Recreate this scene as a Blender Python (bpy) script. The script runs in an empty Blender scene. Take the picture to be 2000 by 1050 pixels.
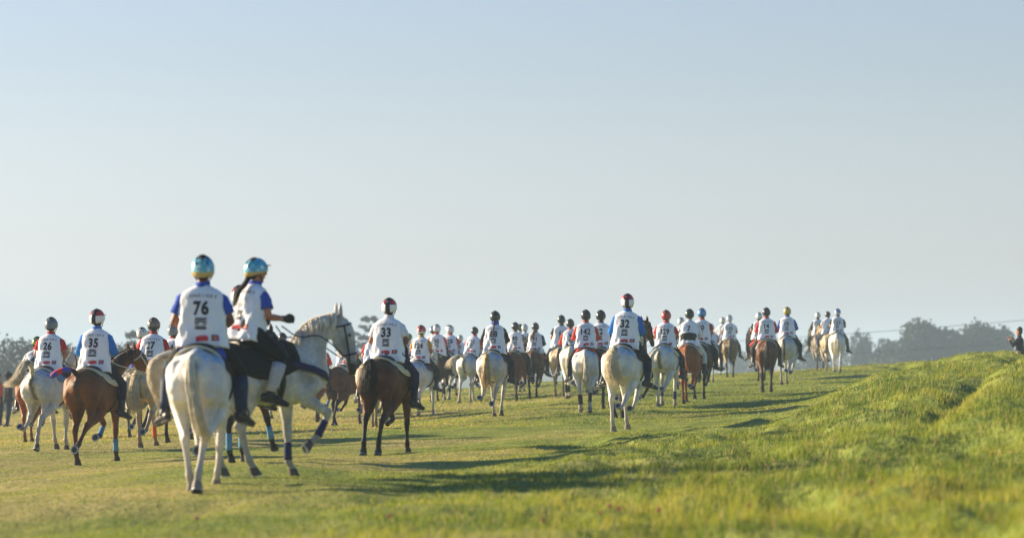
import bpy, bmesh, math, random
import numpy as np
from mathutils import Vector, Matrix
R_ = math.radians
scene = bpy.context.scene
# ------------------------------------------------------------------ camera
F = 5556.0; HV = 680.0; CAMZ = 1.5
PITCH = math.atan((HV-525)/F)
cd = bpy.data.cameras.new('camera'); cam = bpy.data.objects.new('camera', cd)
scene.collection.objects.link(cam); scene.camera = cam
cam.location = (0, 0, CAMZ); cam.rotation_euler = (R_(90)+PITCH, 0, 0)
cd.sensor_width = 36; cd.lens = 36*F/2000; cd.clip_start = .5; cd.clip_end = 9000
cd.dof.use_dof = True; cd.dof.focus_distance = 54; cd.dof.aperture_fstop = cd.lens/1000/.055
# ------------------------------------------------------------------ world, sun, exposure
SUN_EL = 17.0; SUN_AZ = 24.0     # azimuth: degrees ahead of straight left
sdir = Vector((-math.cos(R_(SUN_AZ))*math.cos(R_(SUN_EL)), math.sin(R_(SUN_AZ))*math.cos(R_(SUN_EL)), math.sin(R_(SUN_EL))))
w = bpy.data.worlds.new('World'); scene.world = w; w.use_nodes = True
nt = w.node_tree; bg = nt.nodes['Background']
sky = nt.nodes.new('ShaderNodeTexSky'); sky.sky_type = 'NISHITA'; sky.sun_disc = False
sky.sun_elevation = R_(SUN_EL); sky.sun_rotation = math.atan2(sdir.x, sdir.y)
sky.air_density = 1.0; sky.dust_density = 0.6; sky.ozone_density = 1.6; sky.altitude = 0
hsv = nt.nodes.new('ShaderNodeHueSaturation')
wtc = nt.nodes.new('ShaderNodeTexCoord'); wsx = nt.nodes.new('ShaderNodeSeparateXYZ'); nt.links.new(wtc.outputs['Generated'], wsx.inputs[0])
wmr = nt.nodes.new('ShaderNodeMapRange'); wmr.inputs[1].default_value = 0; wmr.inputs[2].default_value = .45; wmr.inputs[3].default_value = .28; wmr.inputs[4].default_value = 1.6   # haze layer greys the low sky
nt.links.new(wsx.outputs[2], wmr.inputs[0]); nt.links.new(wmr.outputs[0], hsv.inputs['Saturation']); nt.links.new(sky.outputs[0], hsv.inputs['Color'])
tint = nt.nodes.new('ShaderNodeMix'); tint.data_type = 'RGBA'; tint.blend_type = 'MULTIPLY'; tint.inputs[0].default_value = 1; tint.inputs[7].default_value = (.92, .955, 1.085, 1)
nt.links.new(hsv.outputs[0], tint.inputs[6]); nt.links.new(tint.outputs[2], bg.inputs[0]); bg.inputs[1].default_value = 0.061
ld = bpy.data.lights.new('sun', 'SUN'); sun = bpy.data.objects.new('sun', ld); scene.collection.objects.link(sun)
ld.energy = 5.0; ld.angle = R_(1.6); ld.color = (1, .82, .57)
sun.rotation_euler = sdir.to_track_quat('Z', 'Y').to_euler()
scene.view_settings.view_transform = 'Standard'; scene.view_settings.look = 'None'
scene.view_settings.exposure = 1.16; scene.view_settings.gamma = 1
scene.render.engine = 'CYCLES'; scene.cycles.volume_bounces = 1; scene.cycles.max_bounces = 5
rng = np.random.default_rng(7); rnd = random.Random(3)
# ------------------------------------------------------------------ helpers
def hexc(h):
    c = [int(h[i:i+2], 16)/255 for i in (0, 2, 4)]
    return tuple(x/12.92 if x <= .04045 else ((x+.055)/1.055)**2.4 for x in c)+(1,)
def link(o, parent=None):
    scene.collection.objects.link(o)
    if parent is not None: o.parent = parent
    return o
def tag(o, label=None, cat=None, group=None, kind=None):
    for k, v in (('label', label), ('category', cat), ('group', group), ('kind', kind)):
        if v: o[k] = v
    return o
def mesh_obj(name, me, mats, parent=None):
    """object with its own material slots on shared mesh data"""
    if not isinstance(mats, (list, tuple)): mats = [mats]
    while len(me.materials) < len(mats): me.materials.append(None)
    o = bpy.data.objects.new(name, me); link(o, parent)
    for i, m in enumerate(mats):
        o.material_slots[i].link = 'OBJECT'; o.material_slots[i].material = m
    return o
def bm_mesh(name, bm, smooth=True):
    me = bpy.data.meshes.new(name); bm.normal_update(); bm.to_mesh(me); bm.free()
    if smooth: me.polygons.foreach_set('use_smooth', [True]*len(me.polygons))
    return me
def obj(name, bm, mats, parent=None, smooth=True): return mesh_obj(name, bm_mesh(name, bm, smooth), mats, parent)
MC = {}
def mat(key, col, rough=.7, col2=None, nscale=8, contrast=.5, bump=0, spec=.3, sheen=0, bscale=None, coords='Object', metal=0):
    if key in MC: return MC[key]
    m = bpy.data.materials.new(key); m.use_nodes = True; MC[key] = m
    n = m.node_tree.nodes; l = m.node_tree.links; b = n['Principled BSDF']
    b.inputs['Roughness'].default_value = rough; b.inputs['Specular IOR Level'].default_value = spec
    b.inputs['Metallic'].default_value = metal
    if sheen: b.inputs['Sheen Weight'].default_value = sheen
    c1 = hexc(col) if isinstance(col, str) else tuple(col)+(1,)
    c2 = (hexc(col2) if isinstance(col2, str) else tuple(col2)+(1,)) if col2 else tuple(x*.8 for x in c1[:3])+(1,)
    tc = n.new('ShaderNodeTexCoord'); nz = n.new('ShaderNodeTexNoise'); nz.inputs['Scale'].default_value = nscale
    nz.inputs['Detail'].default_value = 4; l.new(tc.outputs[coords], nz.inputs['Vector'])
    rp = n.new('ShaderNodeValToRGB'); rp.color_ramp.elements[0].position = .5-contrast/2*.5; rp.color_ramp.elements[1].position = .5+contrast/2*.5
    rp.color_ramp.elements[0].color = c1; rp.color_ramp.elements[1].color = c2
    l.new(nz.outputs[0], rp.inputs[0]); l.new(rp.outputs[0], b.inputs['Base Color'])
    if bump:
        nb = n.new('ShaderNodeTexNoise'); nb.inputs['Scale'].default_value = bscale or nscale*4; l.new(tc.outputs[coords], nb.inputs['Vector'])
        bp = n.new('ShaderNodeBump'); bp.inputs['Strength'].default_value = bump; bp.inputs['Distance'].default_value = .02
        l.new(nb.outputs[0], bp.inputs['Height']); l.new(bp.outputs[0], b.inputs['Normal'])
    return m
def rings(bm, rs, closed_caps=True):
    vr = [[bm.verts.new(p) for p in r] for r in rs]
    n = len(vr[0])
    for a, b in zip(vr, vr[1:]):
        for i in range(n): bm.faces.new((a[i], a[(i+1) % n], b[(i+1) % n], b[i]))
    if closed_caps: bm.faces.new(list(reversed(vr[0]))); bm.faces.new(vr[-1])
def tube(bm, pts, rs, n=14, lat=Vector((0, 1, 0)), cap=True, xf=None):
    """tapered tube through pts; each radius is a float or (radius in the bending plane, radius along lat)"""
    pts = [Vector(p) for p in pts]; rs = [(r, r) if not isinstance(r, tuple) else r for r in rs]
    tans = []
    for i in range(len(pts)):
        t = (pts[min(i+1, len(pts)-1)]-pts[max(i-1, 0)]); tans.append(t.normalized())
    out = []
    def ring(c, t, r):
        L = lat-t*lat.dot(t)
        if L.length < .05: L = Vector((1, 0, 0))-t*t.x
        L.normalize(); S = t.cross(L)
        ps = [c+S*(r[0]*math.cos(2*math.pi*k/n))+L*(r[1]*math.sin(2*math.pi*k/n)) for k in range(n)]
        return [xf @ p for p in ps] if xf else ps
    if cap:
        m = min(rs[0])
        for a in (80, 50, 25): out.append(ring(pts[0]-tans[0]*m*math.sin(R_(a)), tans[0], (rs[0][0]*math.cos(R_(a)), rs[0][1]*math.cos(R_(a)))))
    for p, t, r in zip(pts, tans, rs): out.append(ring(p, t, r))
    if cap:
        m = min(rs[-1])
        for a in (25, 50, 80): out.append(ring(pts[-1]+tans[-1]*m*math.sin(R_(a)), tans[-1], (rs[-1][0]*math.cos(R_(a)), rs[-1][1]*math.cos(R_(a)))))
    rings(bm, out)
def curve(pts, n):
    """Catmull-Rom through pts"""
    P = [Vector(p) for p in pts]; P = [2*P[0]-P[1]]+P+[2*P[-1]-P[-2]]; out = []
    segs = len(P)-3
    for k in range(n):
        s = k/(n-1)*segs; i = min(int(s), segs-1); t = s-i; a, b, c, d = P[i:i+4]
        out.append(.5*((2*b)+(c-a)*t+(2*a-5*b+4*c-d)*t*t+(3*b-a-3*c+d)*t*t*t))
    return out
def lerp(a, b, t): return a+(b-a)*t
def interp(tab, x):
    if x <= tab[0][0]: return tab[0][1:]
    for a, b in zip(tab, tab[1:]):
        if x <= b[0]:
            t = (x-a[0])/(b[0]-a[0]); return tuple(lerp(p, q, t) for p, q in zip(a[1:], b[1:]))
    return tab[-1][1:]
def remesh(name, bm, voxel, it=3, fac=.5):
    me = bpy.data.meshes.new('tmp'); bm.to_mesh(me); bm.free()
    o = bpy.data.objects.new('tmp', me); scene.collection.objects.link(o)
    m = o.modifiers.new('r', 'REMESH'); m.mode = 'VOXEL'; m.voxel_size = voxel; m.use_smooth_shade = True
    s = o.modifiers.new('s', 'SMOOTH'); s.factor = fac; s.iterations = it
    dg = bpy.context.evaluated_depsgraph_get()
    r = bpy.data.meshes.new_from_object(o.evaluated_get(dg)); r.name = name
    bpy.data.objects.remove(o); bpy.data.meshes.remove(me)
    r.polygons.foreach_set('use_smooth', [True]*len(r.polygons))
    return r
def strands(bm, ctrl, n, r, spread0, spread1, rg, flat=1.0, segs=8, lmin=.75, wave=.02):
    """a lock of hair: many thin tapered strands round one guide curve"""
    base = curve(ctrl, segs)
    for k in range(n):
        a = rg.uniform(0, 2*math.pi); q = math.sqrt(rg.random()); L = rg.uniform(lmin, 1.03)
        o0 = Vector((math.cos(a)*spread0*q, math.sin(a)*spread0*q*flat, rg.uniform(-1, 1)*spread0*.3))
        o1 = o0.normalized()*spread1*q+Vector([rg.uniform(-.35, .35)*spread1 for _ in range(3)]) if o0.length > 0 else Vector()
        ph = rg.uniform(0, 6.28); prev = []
        for i in range(segs):
            s = i/(segs-1)*L; f = s*(segs-1); j = min(int(f), segs-2); p = base[j].lerp(base[j+1], f-j)
            p = p+o0.lerp(o1, s**1.2)+Vector((math.sin(ph+s*7), math.cos(ph+s*6), 0))*wave*s
            rr = r*(1-.85*s)*(.7+.6*q)
            prev.append([p+Vector((rr*math.cos(u), rr*math.sin(u), rr*math.sin(u+1)*.5)) for u in (0, 2.09, 4.19)])
        rings(bm, prev)
# ------------------------------------------------------------------ ground shape
CF = (1.05436, -0.0456, 0.01194, -0.00769, -0.06626)
FEET = [(405,955,190),(1222,845,112),(757,890,130),(187,910,127),(97,880,108),(297,867,106),(965,815,87),(1142,803,86),(1300,798,81),(1345,785,77),(1496,767,69),(1537,750,64),(1424,735,51),(1634,724,53),(1598,722,47),(1092,768,66),(1045,774,63),(1008,785,66),(923,782,63),(820,812,75),(680,830,78),(18,832,61),(545,937,176),(490,900,146),(1992,748,58),(2090,752,58),(1900,742,56)]
CREST = [(0,806),(200,800),(400,790),(610,777),(900,762),(1000,752),(1350,734),(1540,728),(1640,721),(1750,712),(1950,705)]
def plane(x, y):
    x = np.clip(x, -30, 30)
    return CF[0]+CF[1]*x+CF[2]*y+CF[3]*x*y/100+CF[4]*y*y/1000
_p = np.array([((u-1000)/s, F/s, (v-HV)/s) for u, v, s in FEET]+[((u-1000)/F*115, 115, (v-HV)/F*115) for u, v in CREST])
_res = _p[:, 2]-plane(_p[:, 0], _p[:, 1])
def _k(ax, ay, bx, by): return np.exp(-((ax-bx)/2.2)**2-((ay-by)/9.)**2)
_K = _k(_p[:, 0][:, None], _p[:, 1][:, None], _p[:, 0][None], _p[:, 1][None])+np.eye(len(_p))*.15
_w = np.linalg.solve(_K, _res)
BK = np.array([(-4000,1400,16),(-400,1120,20),(0,1055,22),(400,1015,24),(600,985,27),(1000,925,36),(1200,872,42),(1300,860,42),(1400,850,42),(1500,836,45),(1600,792,54),(1640,770,58),(1700,738,66),(1750,720,70),(1800,711,72),(1850,706,72),(1900,700,70),(1960,693,67),(2100,688,65),(2600,650,60),(6000,610,60)], float)
def hash2(i, j, s):
    h = (i*374761393+j*668265263+s*974634777) & 0xffffffff
    h = ((h ^ (h >> 13))*1274126177) & 0xffffffff
    return ((h ^ (h >> 16)) & 0xffff)/65535.
def vnoise(x, y, s=0):
    xi = np.floor(x).astype(np.int64); yi = np.floor(y).astype(np.int64); fx = x-xi; fy = y-yi
    fx = fx*fx*(3-2*fx); fy = fy*fy*(3-2*fy)
    a = hash2(xi, yi, s); b = hash2(xi+1, yi, s); c = hash2(xi, yi+1, s); d = hash2(xi+1, yi+1, s)
    return (a+(b-a)*fx)*(1-fy)+(c+(d-c)*fx)*fy
def sst(t): t = np.clip(t, 0, 1); return t*t*(3-2*t)
def ground(x, y):
    x = np.asarray(x, float); y = np.asarray(y, float)
    yy = np.clip(y, 8, 118)
    d0 = plane(x, yy)
    for (px, py, _), wi in zip(_p, _w): d0 = d0+wi*_k(x, yy, px, py)
    res = d0-plane(x, yy)
    # land falls away past the crest into a wide valley
    fall = np.where(y > 115, 9.5*sst((y-115)/170.), 0)
    d0 = d0+fall
    t = x/np.maximum(y, 4)*F+1000
    vb = np.interp(t, BK[:, 0], BK[:, 1]); de = np.interp(t, BK[:, 0], BK[:, 2])
    ed = (vb-HV)/F*de
    base_e = plane(x*de/np.maximum(y, 4), de); ed = np.minimum(ed, base_e)
    tn = np.clip((y-13)/(de-13), 0, 1); near = 1.28+(ed-1.28)*tn+res*tn
    dec = base_e+(ed-base_e)*(1-sst((y-de)/24.))
    bank = np.where(y < de, near, d0+(dec-base_e))
    bank = np.where(y < 13, 1.28, bank)
    # tussocks on the bank, faint ruts on the course
    bw = np.clip(1-(y-de)/16, 0, 1)*np.clip((y-5)/8, 0, 1)*np.clip((t-700)/800, .25, 1)
    tus = (vnoise(x*1.1+3, y*.32, 1)-.5)*.17+(vnoise(x*2.6+9, y*.9, 2)-.5)*.19+(vnoise(x*5+2, y*2.2, 3)-.5)*.06
    rut = (vnoise(x*.45+y*.10, y*.42-x*.15, 4)-.5)*.12+(vnoise(x*1.3, y*1.6, 5)-.5)*.035
    # worn track along the bank
    tr = np.exp(-((t-(1850+(y-40)*5.5))/26)**2)*np.clip((y-30)/8, 0, 1)*np.clip((72-y)/8, 0, 1)*.17
    damp = np.clip((135-y)/20, 0, 1)
    return CAMZ-bank+bw*tus+(1-bw)*rut*damp-tr*bw
def gz(x, y): return float(ground(np.array([x]), np.array([y]))[0])
def px2x(u, d): return (u-1000)/F*d
# ------------------------------------------------------------------ ground mesh (one polar sheet round the camera)
def build_ground():
    r = np.concatenate([[.5, 3, 6, 9], np.geomspace(12, 60, 300), np.geomspace(60.4, 130, 150), np.geomspace(132, 400, 60), np.geomspace(430, 4000, 25)])
    a = np.concatenate([np.linspace(-180, -30, 20), np.linspace(-28, -13, 20), np.linspace(-12.6, 12.6, 340), np.linspace(13, 28, 20), np.linspace(30, 180, 20)[:-1]])
    a = np.radians(a); RR, AA = np.meshgrid(r, a, indexing='ij'); X = RR*np.sin(AA); Y = RR*np.cos(AA)
    Z = ground(X, np.where(np.abs(AA) > 1.5, 5, np.maximum(Y, 5)))
    Z = np.where(RR > 1200, Z, Z)
    nr, na = X.shape; co = np.stack([X, Y, Z], -1).reshape(-1, 3)
    i = np.arange(nr-1)[:, None]*na; j = np.arange(na)[None]; j2 = (j+1) % na
    f = np.stack([i+j, i+na+j, i+na+j2, i+j2], -1).reshape(-1, 4)[:, ::-1]
    me = bpy.data.meshes.new('ground'); me.vertices.add(len(co)); me.vertices.foreach_set('co', co.ravel())
    me.loops.add(f.size); me.loops.foreach_set('vertex_index', f.ravel()); me.polygons.add(len(f))
    me.polygons.foreach_set('loop_start', np.arange(0, f.size, 4)); me.polygons.foreach_set('use_smooth', np.ones(len(f), bool)); me.update()
    return me
gm = bpy.data.materials.new('turf'); gm.use_nodes = True
def gnoise(nodes, links, tc, scale, detail=4, sx=1):
    mp = nodes.new('ShaderNodeMapping'); mp.inputs['Scale'].default_value = (1, sx, 1); links.new(tc, mp.inputs[0])
    z = nodes.new('ShaderNodeTexNoise'); z.inputs['Scale'].default_value = scale; z.inputs['Detail'].default_value = detail
    links.new(mp.outputs[0], z.inputs['Vector']); return z.outputs[0]
def ramp(nodes, links, src, stops):
    r = nodes.new('ShaderNodeValToRGB'); e = r.color_ramp.elements
    while len(e) < len(stops): e.new(.5)
    for q, (p, c) in zip(e, stops): q.position = p; q.color = tuple(c)+(1,)
    links.new(src, r.inputs[0]); return r.outputs[0]
def mixc(nodes, links, f, a, b):
    m = nodes.new('ShaderNodeMix'); m.data_type = 'RGBA'
    if isinstance(f, float): m.inputs[0].default_value = f
    else: links.new(f, m.inputs[0])
    for s, v in ((6, a), (7, b)):
        if isinstance(v, tuple): m.inputs[s].default_value = v+(1,) if len(v) == 3 else v
        else: links.new(v, m.inputs[s])
    return m.outputs[2]
n, l = gm.node_tree.nodes, gm.node_tree.links; tc = n.new('ShaderNodeTexCoord').outputs['Object']
green = ramp(n, l, gnoise(n, l, tc, 1.6, 5, .7), [(.3, (.12, .17, .03)), (.5, (.20, .24, .04)), (.7, (.28, .30, .06))])
straw = ramp(n, l, gnoise(n, l, tc, 3, 5), [(.3, (.28, .25, .07)), (.7, (.44, .36, .13))])
sepx = n.new('ShaderNodeSeparateXYZ'); l.new(tc, sepx.inputs[0])
dry = n.new('ShaderNodeMath'); dry.operation = 'MULTIPLY_ADD'; l.new(sepx.outputs[0], dry.inputs[0]); dry.inputs[1].default_value = -.018
pn = gnoise(n, l, tc, .16, 6, .6); l.new(pn, dry.inputs[2])
dmask = ramp(n, l, dry.outputs[0], [(.46, (0, 0, 0)), (.62, (1, 1, 1))])
base = mixc(n, l, dmask, green, straw)
far = n.new('ShaderNodeMath'); far.operation = 'MULTIPLY_ADD'; l.new(sepx.outputs[1], far.inputs[0]); far.inputs[1].default_value = 1/40; far.inputs[2].default_value = -3.2; far.use_clamp = True
base = mixc(n, l, far.outputs[0], base, (.11, .12, .06))
l.new(base, n['Principled BSDF'].inputs['Base Color']); n['Principled BSDF'].inputs['Roughness'].default_value = .95; n['Principled BSDF'].inputs['Specular IOR Level'].default_value = .1
bp = n.new('ShaderNodeBump'); bp.inputs['Strength'].default_value = .6; bp.inputs['Distance'].default_value = .08; l.new(gnoise(n, l, tc, 14, 6), bp.inputs['Height']); l.new(bp.outputs[0], n['Principled BSDF'].inputs['Normal'])
g = mesh_obj('ground', build_ground(), gm); tag(g, kind='structure')
# ------------------------------------------------------------------ grass blades
gb = bpy.data.materials.new('grass_blade'); gb.use_nodes = True
n, l = gb.node_tree.nodes, gb.node_tree.links; at = n.new('ShaderNodeAttribute'); at.attribute_name = 'tint'
colb = ramp(n, l, at.outputs['Fac'], [(0, (.045, .085, .012)), (.26, (.17, .24, .02)), (.50, (.37, .38, .035)), (.8, (.50, .40, .09)), (1, (.62, .44, .20))])
b = n['Principled BSDF']; l.new(colb, b.inputs['Base Color']); b.inputs['Roughness'].default_value = .6; b.inputs['Specular IOR Level'].default_value = .2
tr = n.new('ShaderNodeBsdfTranslucent'); l.new(colb, tr.inputs[0]); mx = n.new('ShaderNodeMixShader'); mx.inputs[0].default_value = .45
l.new(b.outputs[0], mx.inputs[1]); l.new(tr.outputs[0], mx.inputs[2]); l.new(mx.outputs[0], n['Material Output'].inputs[0])
def build_grass(name, N, d0, d1, hfun, wid, power=1.0, tmax=.245, tintoff=0.0):
    q = rng.random(N); y = (d0**power+q*(d1**power-d0**power))**(1/power)
    t = rng.uniform(-.205, tmax, N); x = t*y
    # clumps: pull blades towards tuft centres
    cx = np.round(x/.22)*.22; cy = np.round(y/.22)*.22
    jx = hash2(np.round(x/.22).astype(np.int64), np.round(y/.22).astype(np.int64), 11)-.5; jy = hash2(np.round(x/.22).astype(np.int64), np.round(y/.22).astype(np.int64), 12)-.5
    k = rng.random(N)*.7; x = x+(cx+jx*.42-x)*k*.75; y = y+(cy+jy*.42-y)*k*.75
    u = x/y*F+1000; de = np.interp(u, BK[:, 0], BK[:, 2]); bank = sst((de+10-y)/26)*np.clip((u-100)/1300, .3, 1)
    z = ground(x, y)-.015
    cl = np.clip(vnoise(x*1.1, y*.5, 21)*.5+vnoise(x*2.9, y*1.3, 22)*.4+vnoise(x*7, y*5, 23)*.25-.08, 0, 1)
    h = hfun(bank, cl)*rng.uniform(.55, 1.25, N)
    h = np.where(rng.random(N) < .012*bank, h*1.9, h)
    az = rng.uniform(0, 2*np.pi, N); lean = rng.uniform(.1, .75, N)*h
    dx = np.cos(az)*lean+.12*h; dy = np.sin(az)*lean
    fa = rng.uniform(0, np.pi, N); wx = np.cos(fa)*wid(y)*.5; wy = np.sin(fa)*wid(y)*.5
    P = np.empty((N, 5, 3))
    P[:, 0] = np.stack([x-wx, y-wy, z], -1); P[:, 1] = np.stack([x+wx, y+wy, z], -1)
    P[:, 2] = np.stack([x+wx*.8+dx*.35, y+wy*.8+dy*.35, z+h*.55], -1); P[:, 3] = np.stack([x-wx*.8+dx*.35, y-wy*.8+dy*.35, z+h*.55], -1)
    P[:, 4] = np.stack([x+dx, y+dy, z+h*.95], -1)
    b0 = (np.arange(N)*5)[:, None]
    quads = b0+np.array([0, 1, 2, 3]); tris = b0+np.array([3, 2, 4])
    li = np.concatenate([quads, tris], 1).ravel()
    me = bpy.data.meshes.new(name); me.vertices.add(N*5); me.vertices.foreach_set('co', P.ravel())
    me.loops.add(N*7); me.loops.foreach_set('vertex_index', li); me.polygons.add(2*N)
    ls = np.empty((N, 2), int); ls[:, 0] = np.arange(N)*7; ls[:, 1] = ls[:, 0]+4
    me.polygons.foreach_set('loop_start', ls.ravel()); me.polygons.foreach_set('use_smooth', np.ones(2*N, bool)); me.update()
    dryv = vnoise(x*.35, y*.22, 31)*.5+vnoise(x*1.2, y*.9, 32)*.3+vnoise(x*.12, y*.07, 33)*.35
    band = sst((y-42)/22)*(1-sst((y-97)/15))*sst((3-x)/6)
    straw = np.clip((dryv-.60-.05*bank+.34*band)*2.6, 0, 1)
    gr_ = np.exp(-((u-(1882+(y-40)*5.5))/40)**2)*np.clip((y-30)/6, 0, 1)*(y < 70); straw = np.clip(straw+gr_*.9*vnoise(x*2, y*1.2, 41), 0, 1)
    green = vnoise(x*.8+5, y*.5, 34)
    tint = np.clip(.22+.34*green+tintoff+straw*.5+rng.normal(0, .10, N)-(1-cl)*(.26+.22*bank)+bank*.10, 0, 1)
    tint = np.where(rng.random(N) < .07, .95, tint)
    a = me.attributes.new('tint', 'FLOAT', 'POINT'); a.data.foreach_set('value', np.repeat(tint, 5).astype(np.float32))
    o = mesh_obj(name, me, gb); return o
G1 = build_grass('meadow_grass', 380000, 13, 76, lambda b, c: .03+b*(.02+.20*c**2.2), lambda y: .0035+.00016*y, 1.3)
tag(G1, 'green and straw coloured grass blades growing on the bank and course', 'grass', kind='stuff')
G2 = build_grass('short_turf', 170000, 55, 135, lambda b, c: .03+.05*c, lambda y: .004+.00022*y, 1.5)
tag(G2, 'short cropped turf blades on the far half of the course', 'grass', kind='stuff')
# ------------------------------------------------------------------ far trees, hedge, wires
leafm = mat('far_foliage', (.022, .036, .020), .8, (.040, .055, .028), .35, .8, spec=.1)
leafd = mat('far_foliage_dark', (.024, .036, .018), .8, (.042, .054, .026), .35, .8, spec=.1)
barkm = mat('bark', (.10, .08, .06), .9, (.16, .13, .10), 2, .6, bump=.5)
def leaf_crown(name, lobes, nleaf, size, seed, scatter=.12):
    """lobes: (centre, radii). Leaves are small bent quads through the shell of every lobe, a few in the core"""
    rg = np.random.default_rng(seed); vol = np.array([r[0]*r[1]*r[2] for _, r in lobes])**.66; vol /= vol.sum()
    idx = rg.choice(len(lobes), nleaf, p=vol); c = np.array([l_[0] for l_ in lobes])[idx]; r = np.array([l_[1] for l_ in lobes])[idx]
    d = rg.normal(size=(nleaf, 3)); d /= np.linalg.norm(d, axis=1)[:, None]
    rad = rg.uniform(.55, 1.06, nleaf)**.6; p = c+d*r*rad[:, None]*(1+scatter*np.clip(rg.normal(size=(nleaf, 1)), -1.3, 1.3))
    t = rg.normal(size=(nleaf, 3)); t /= np.linalg.norm(t, axis=1)[:, None]; b = np.cross(d+.6*rg.normal(size=(nleaf, 3)), t); b /= np.linalg.norm(b, axis=1)[:, None]
    s = size*rg.uniform(.5, 1.3, (nleaf, 1)); co = np.stack([p-t*s, p+b*s*.8, p+t*s, p-b*s*.8], 1).reshape(-1, 3)
    me = bpy.data.meshes.new(name); me.vertices.add(nleaf*4); me.vertices.foreach_set('co', co.ravel())
    me.loops.add(nleaf*4); me.loops.foreach_set('vertex_index', np.arange(nleaf*4)); me.polygons.add(nleaf)
    me.polygons.foreach_set('loop_start', np.arange(nleaf)*4); me.update(); return me
def lobes_round(W, H, seed, n=16, base=.25):
    rg = random.Random(seed); L = [((0, 0, H*.6), (W*.30, W*.30, H*.30))] if base > .1 else [((0, 0, H*.5), (W*.42, W*.35, H*.40))]
    for k in range(n):
        a = rg.uniform(0, 6.28); z = rg.uniform(base, .88); rr = W*.5*math.sqrt(max(.05, 1-((z-.5)/.55)**2))*rg.uniform(.5, .86)
        s = rg.uniform(.13, .24)*W; L.append(((rr*math.cos(a), rr*math.sin(a), z*H), (s, s, s*rg.uniform(.6, .9))))
    L.append(((rg.uniform(-.1, .1)*W, 0, H*.9), (W*.16, W*.16, H*.08))); return L
def lobes_layer(W, H, seed):
    rg = random.Random(seed); L = []
    for k in range(13):
        z = .22+.06*k; half = W*.5*(1-.035*k)*rg.uniform(.6, 1.1)*(1 if k < 11 else .6)
        for s in (-1, 1):
            for f in (.25, .55, .8):
                a = rg.uniform(-.4, .4)+(0 if s > 0 else math.pi); q = f*rg.uniform(.8, 1.2)
                L.append(((half*q*math.cos(a), half*q*math.sin(a), (z+.02*q+rg.uniform(-.012, .012))*H), (half*.26, half*.26, H*.012)))
    return L
def trunk_mesh(H, r, seed, nb=6):
    rg = random.Random(seed); bm = bmesh.new(); tube(bm, [(0, 0, -.5), (.05*H*.2, 0, H*.3), (0, .02*H, H*.6), (0, 0, H*.88)], [r*1.2, r*.85, r*.5, r*.15], 8)
    for k in range(nb):
        z = rg.uniform(.28, .65)*H; a = rg.uniform(0, 6.28); q = H*rg.uniform(.16, .28)
        tube(bm, [(0, 0, z), (math.cos(a)*q*.5, math.sin(a)*q*.5, z+q*.25), (math.cos(a)*q, math.sin(a)*q, z+q*.7)], [r*.4, r*.25, r*.08], 6)
    return bm_mesh('trunk', bm)
TM = {}
def tree(name, label, u, vtop, width_px, d, shape, seed, m=leafm, group=None, nleaf=7500, size=.30, cat='tree'):
    x = px2x(u, d); z0 = gz(x, d); H = CAMZ+(HV-vtop)/F*d-z0; W = width_px/F*d
    key = (shape, seed)
    if key not in TM:
        lb = lobes_round(1, 1, seed) if shape == 'round' else lobes_round(1, 1, seed, 22, .08) if shape == 'bush' else lobes_layer(1, 1, seed)
        TM[key] = (lb,)
    lb = [((c[0]*W, c[1]*W, c[2]*H), (r[0]*W, r[1]*W, r[2]*H)) for c, r in TM[key][0]]
    e = bpy.data.objects.new(name, None); link(e); e.location = (x, d, z0); tag(e, label, cat, group)
    mesh_obj('trunk', trunk_mesh(H, H*.028, seed), barkm, e)
    mesh_obj('crown', leaf_crown('crown', lb, nleaf, size*(W+H)/26, seed, .45 if shape == 'layer' else .14), m, e)
TG = 'hazy trees beyond the field'
tree('broadleaf_tree', 'broad domed hazy tree, tallest of the trees on the right skyline', 1800, 628, 165, 400, 'round', 1, group=TG, nleaf=11000)
tree('broadleaf_tree', 'low shoulder of a tree leaning on the right side of the tall domed tree', 1862, 650, 80, 395, 'bush', 2, group=TG)
tree('broadleaf_tree', 'hazy tree with a thin ragged top towards the right end of the skyline', 1918, 633, 135, 400, 'round', 3, group=TG, nleaf=8500)
tree('broadleaf_tree', 'thin sparse tree beside the standing photographer', 1968, 646, 60, 410, 'round', 4, group=TG, nleaf=1700)
tree('broadleaf_tree', 'small pale round tree just left of the tall domed tree', 1735, 657, 85, 430, 'bush', 5, group=TG)
tree('broadleaf_tree', 'small pale pointed tree right behind the rider in vest 153', 1686, 655, 60, 440, 'round', 6, group=TG)
tree('broadleaf_tree', 'faint tree between the riders in vests 10 and 59', 1577, 652, 80, 470, 'bush', 7, group=TG)
tree('broadleaf_tree', 'faint tree directly behind the horses of riders 59 and 153', 1628, 664, 90, 480, 'bush', 8, group=TG)
tree('broadleaf_tree', 'very faint low tree between the riders in vests 143 and 14', 1452, 684, 70, 560, 'bush', 9, group=TG)
for args in (('dark domed tree at the far left above the man in the black cap', 48, 656, 170, 262, 10), ('wide dark tree cut by the left edge of the photo', -60, 664, 200, 265, 11), ('dark flat topped tree between the riders in vests 26 and 35', 135, 665, 190, 262, 12),
             ('dark tree behind the bay horse with the white bridle', 232, 666, 170, 270, 13)):
    tree('broadleaf_tree', args[0], args[1], args[2], args[3], args[4], 'bush', args[5], leafd, TG, 14000, .20)
tree('cedar_tree', 'layered grey green cedar behind the rider in vest 27', 272, 640, 140, 280, 'layer', 14, leafd, TG, 9000, .32)
tree('broadleaf_tree', 'low pale tree hidden mostly behind riders 27 and 76', 345, 668, 110, 330, 'bush', 15, leafm, TG, 4500)
tree('cedar_tree', 'pale layered cedar standing just left of the rider in vest 33', 722, 610, 140, 330, 'layer', 16, leafm, TG, 7500, .22)
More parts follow.
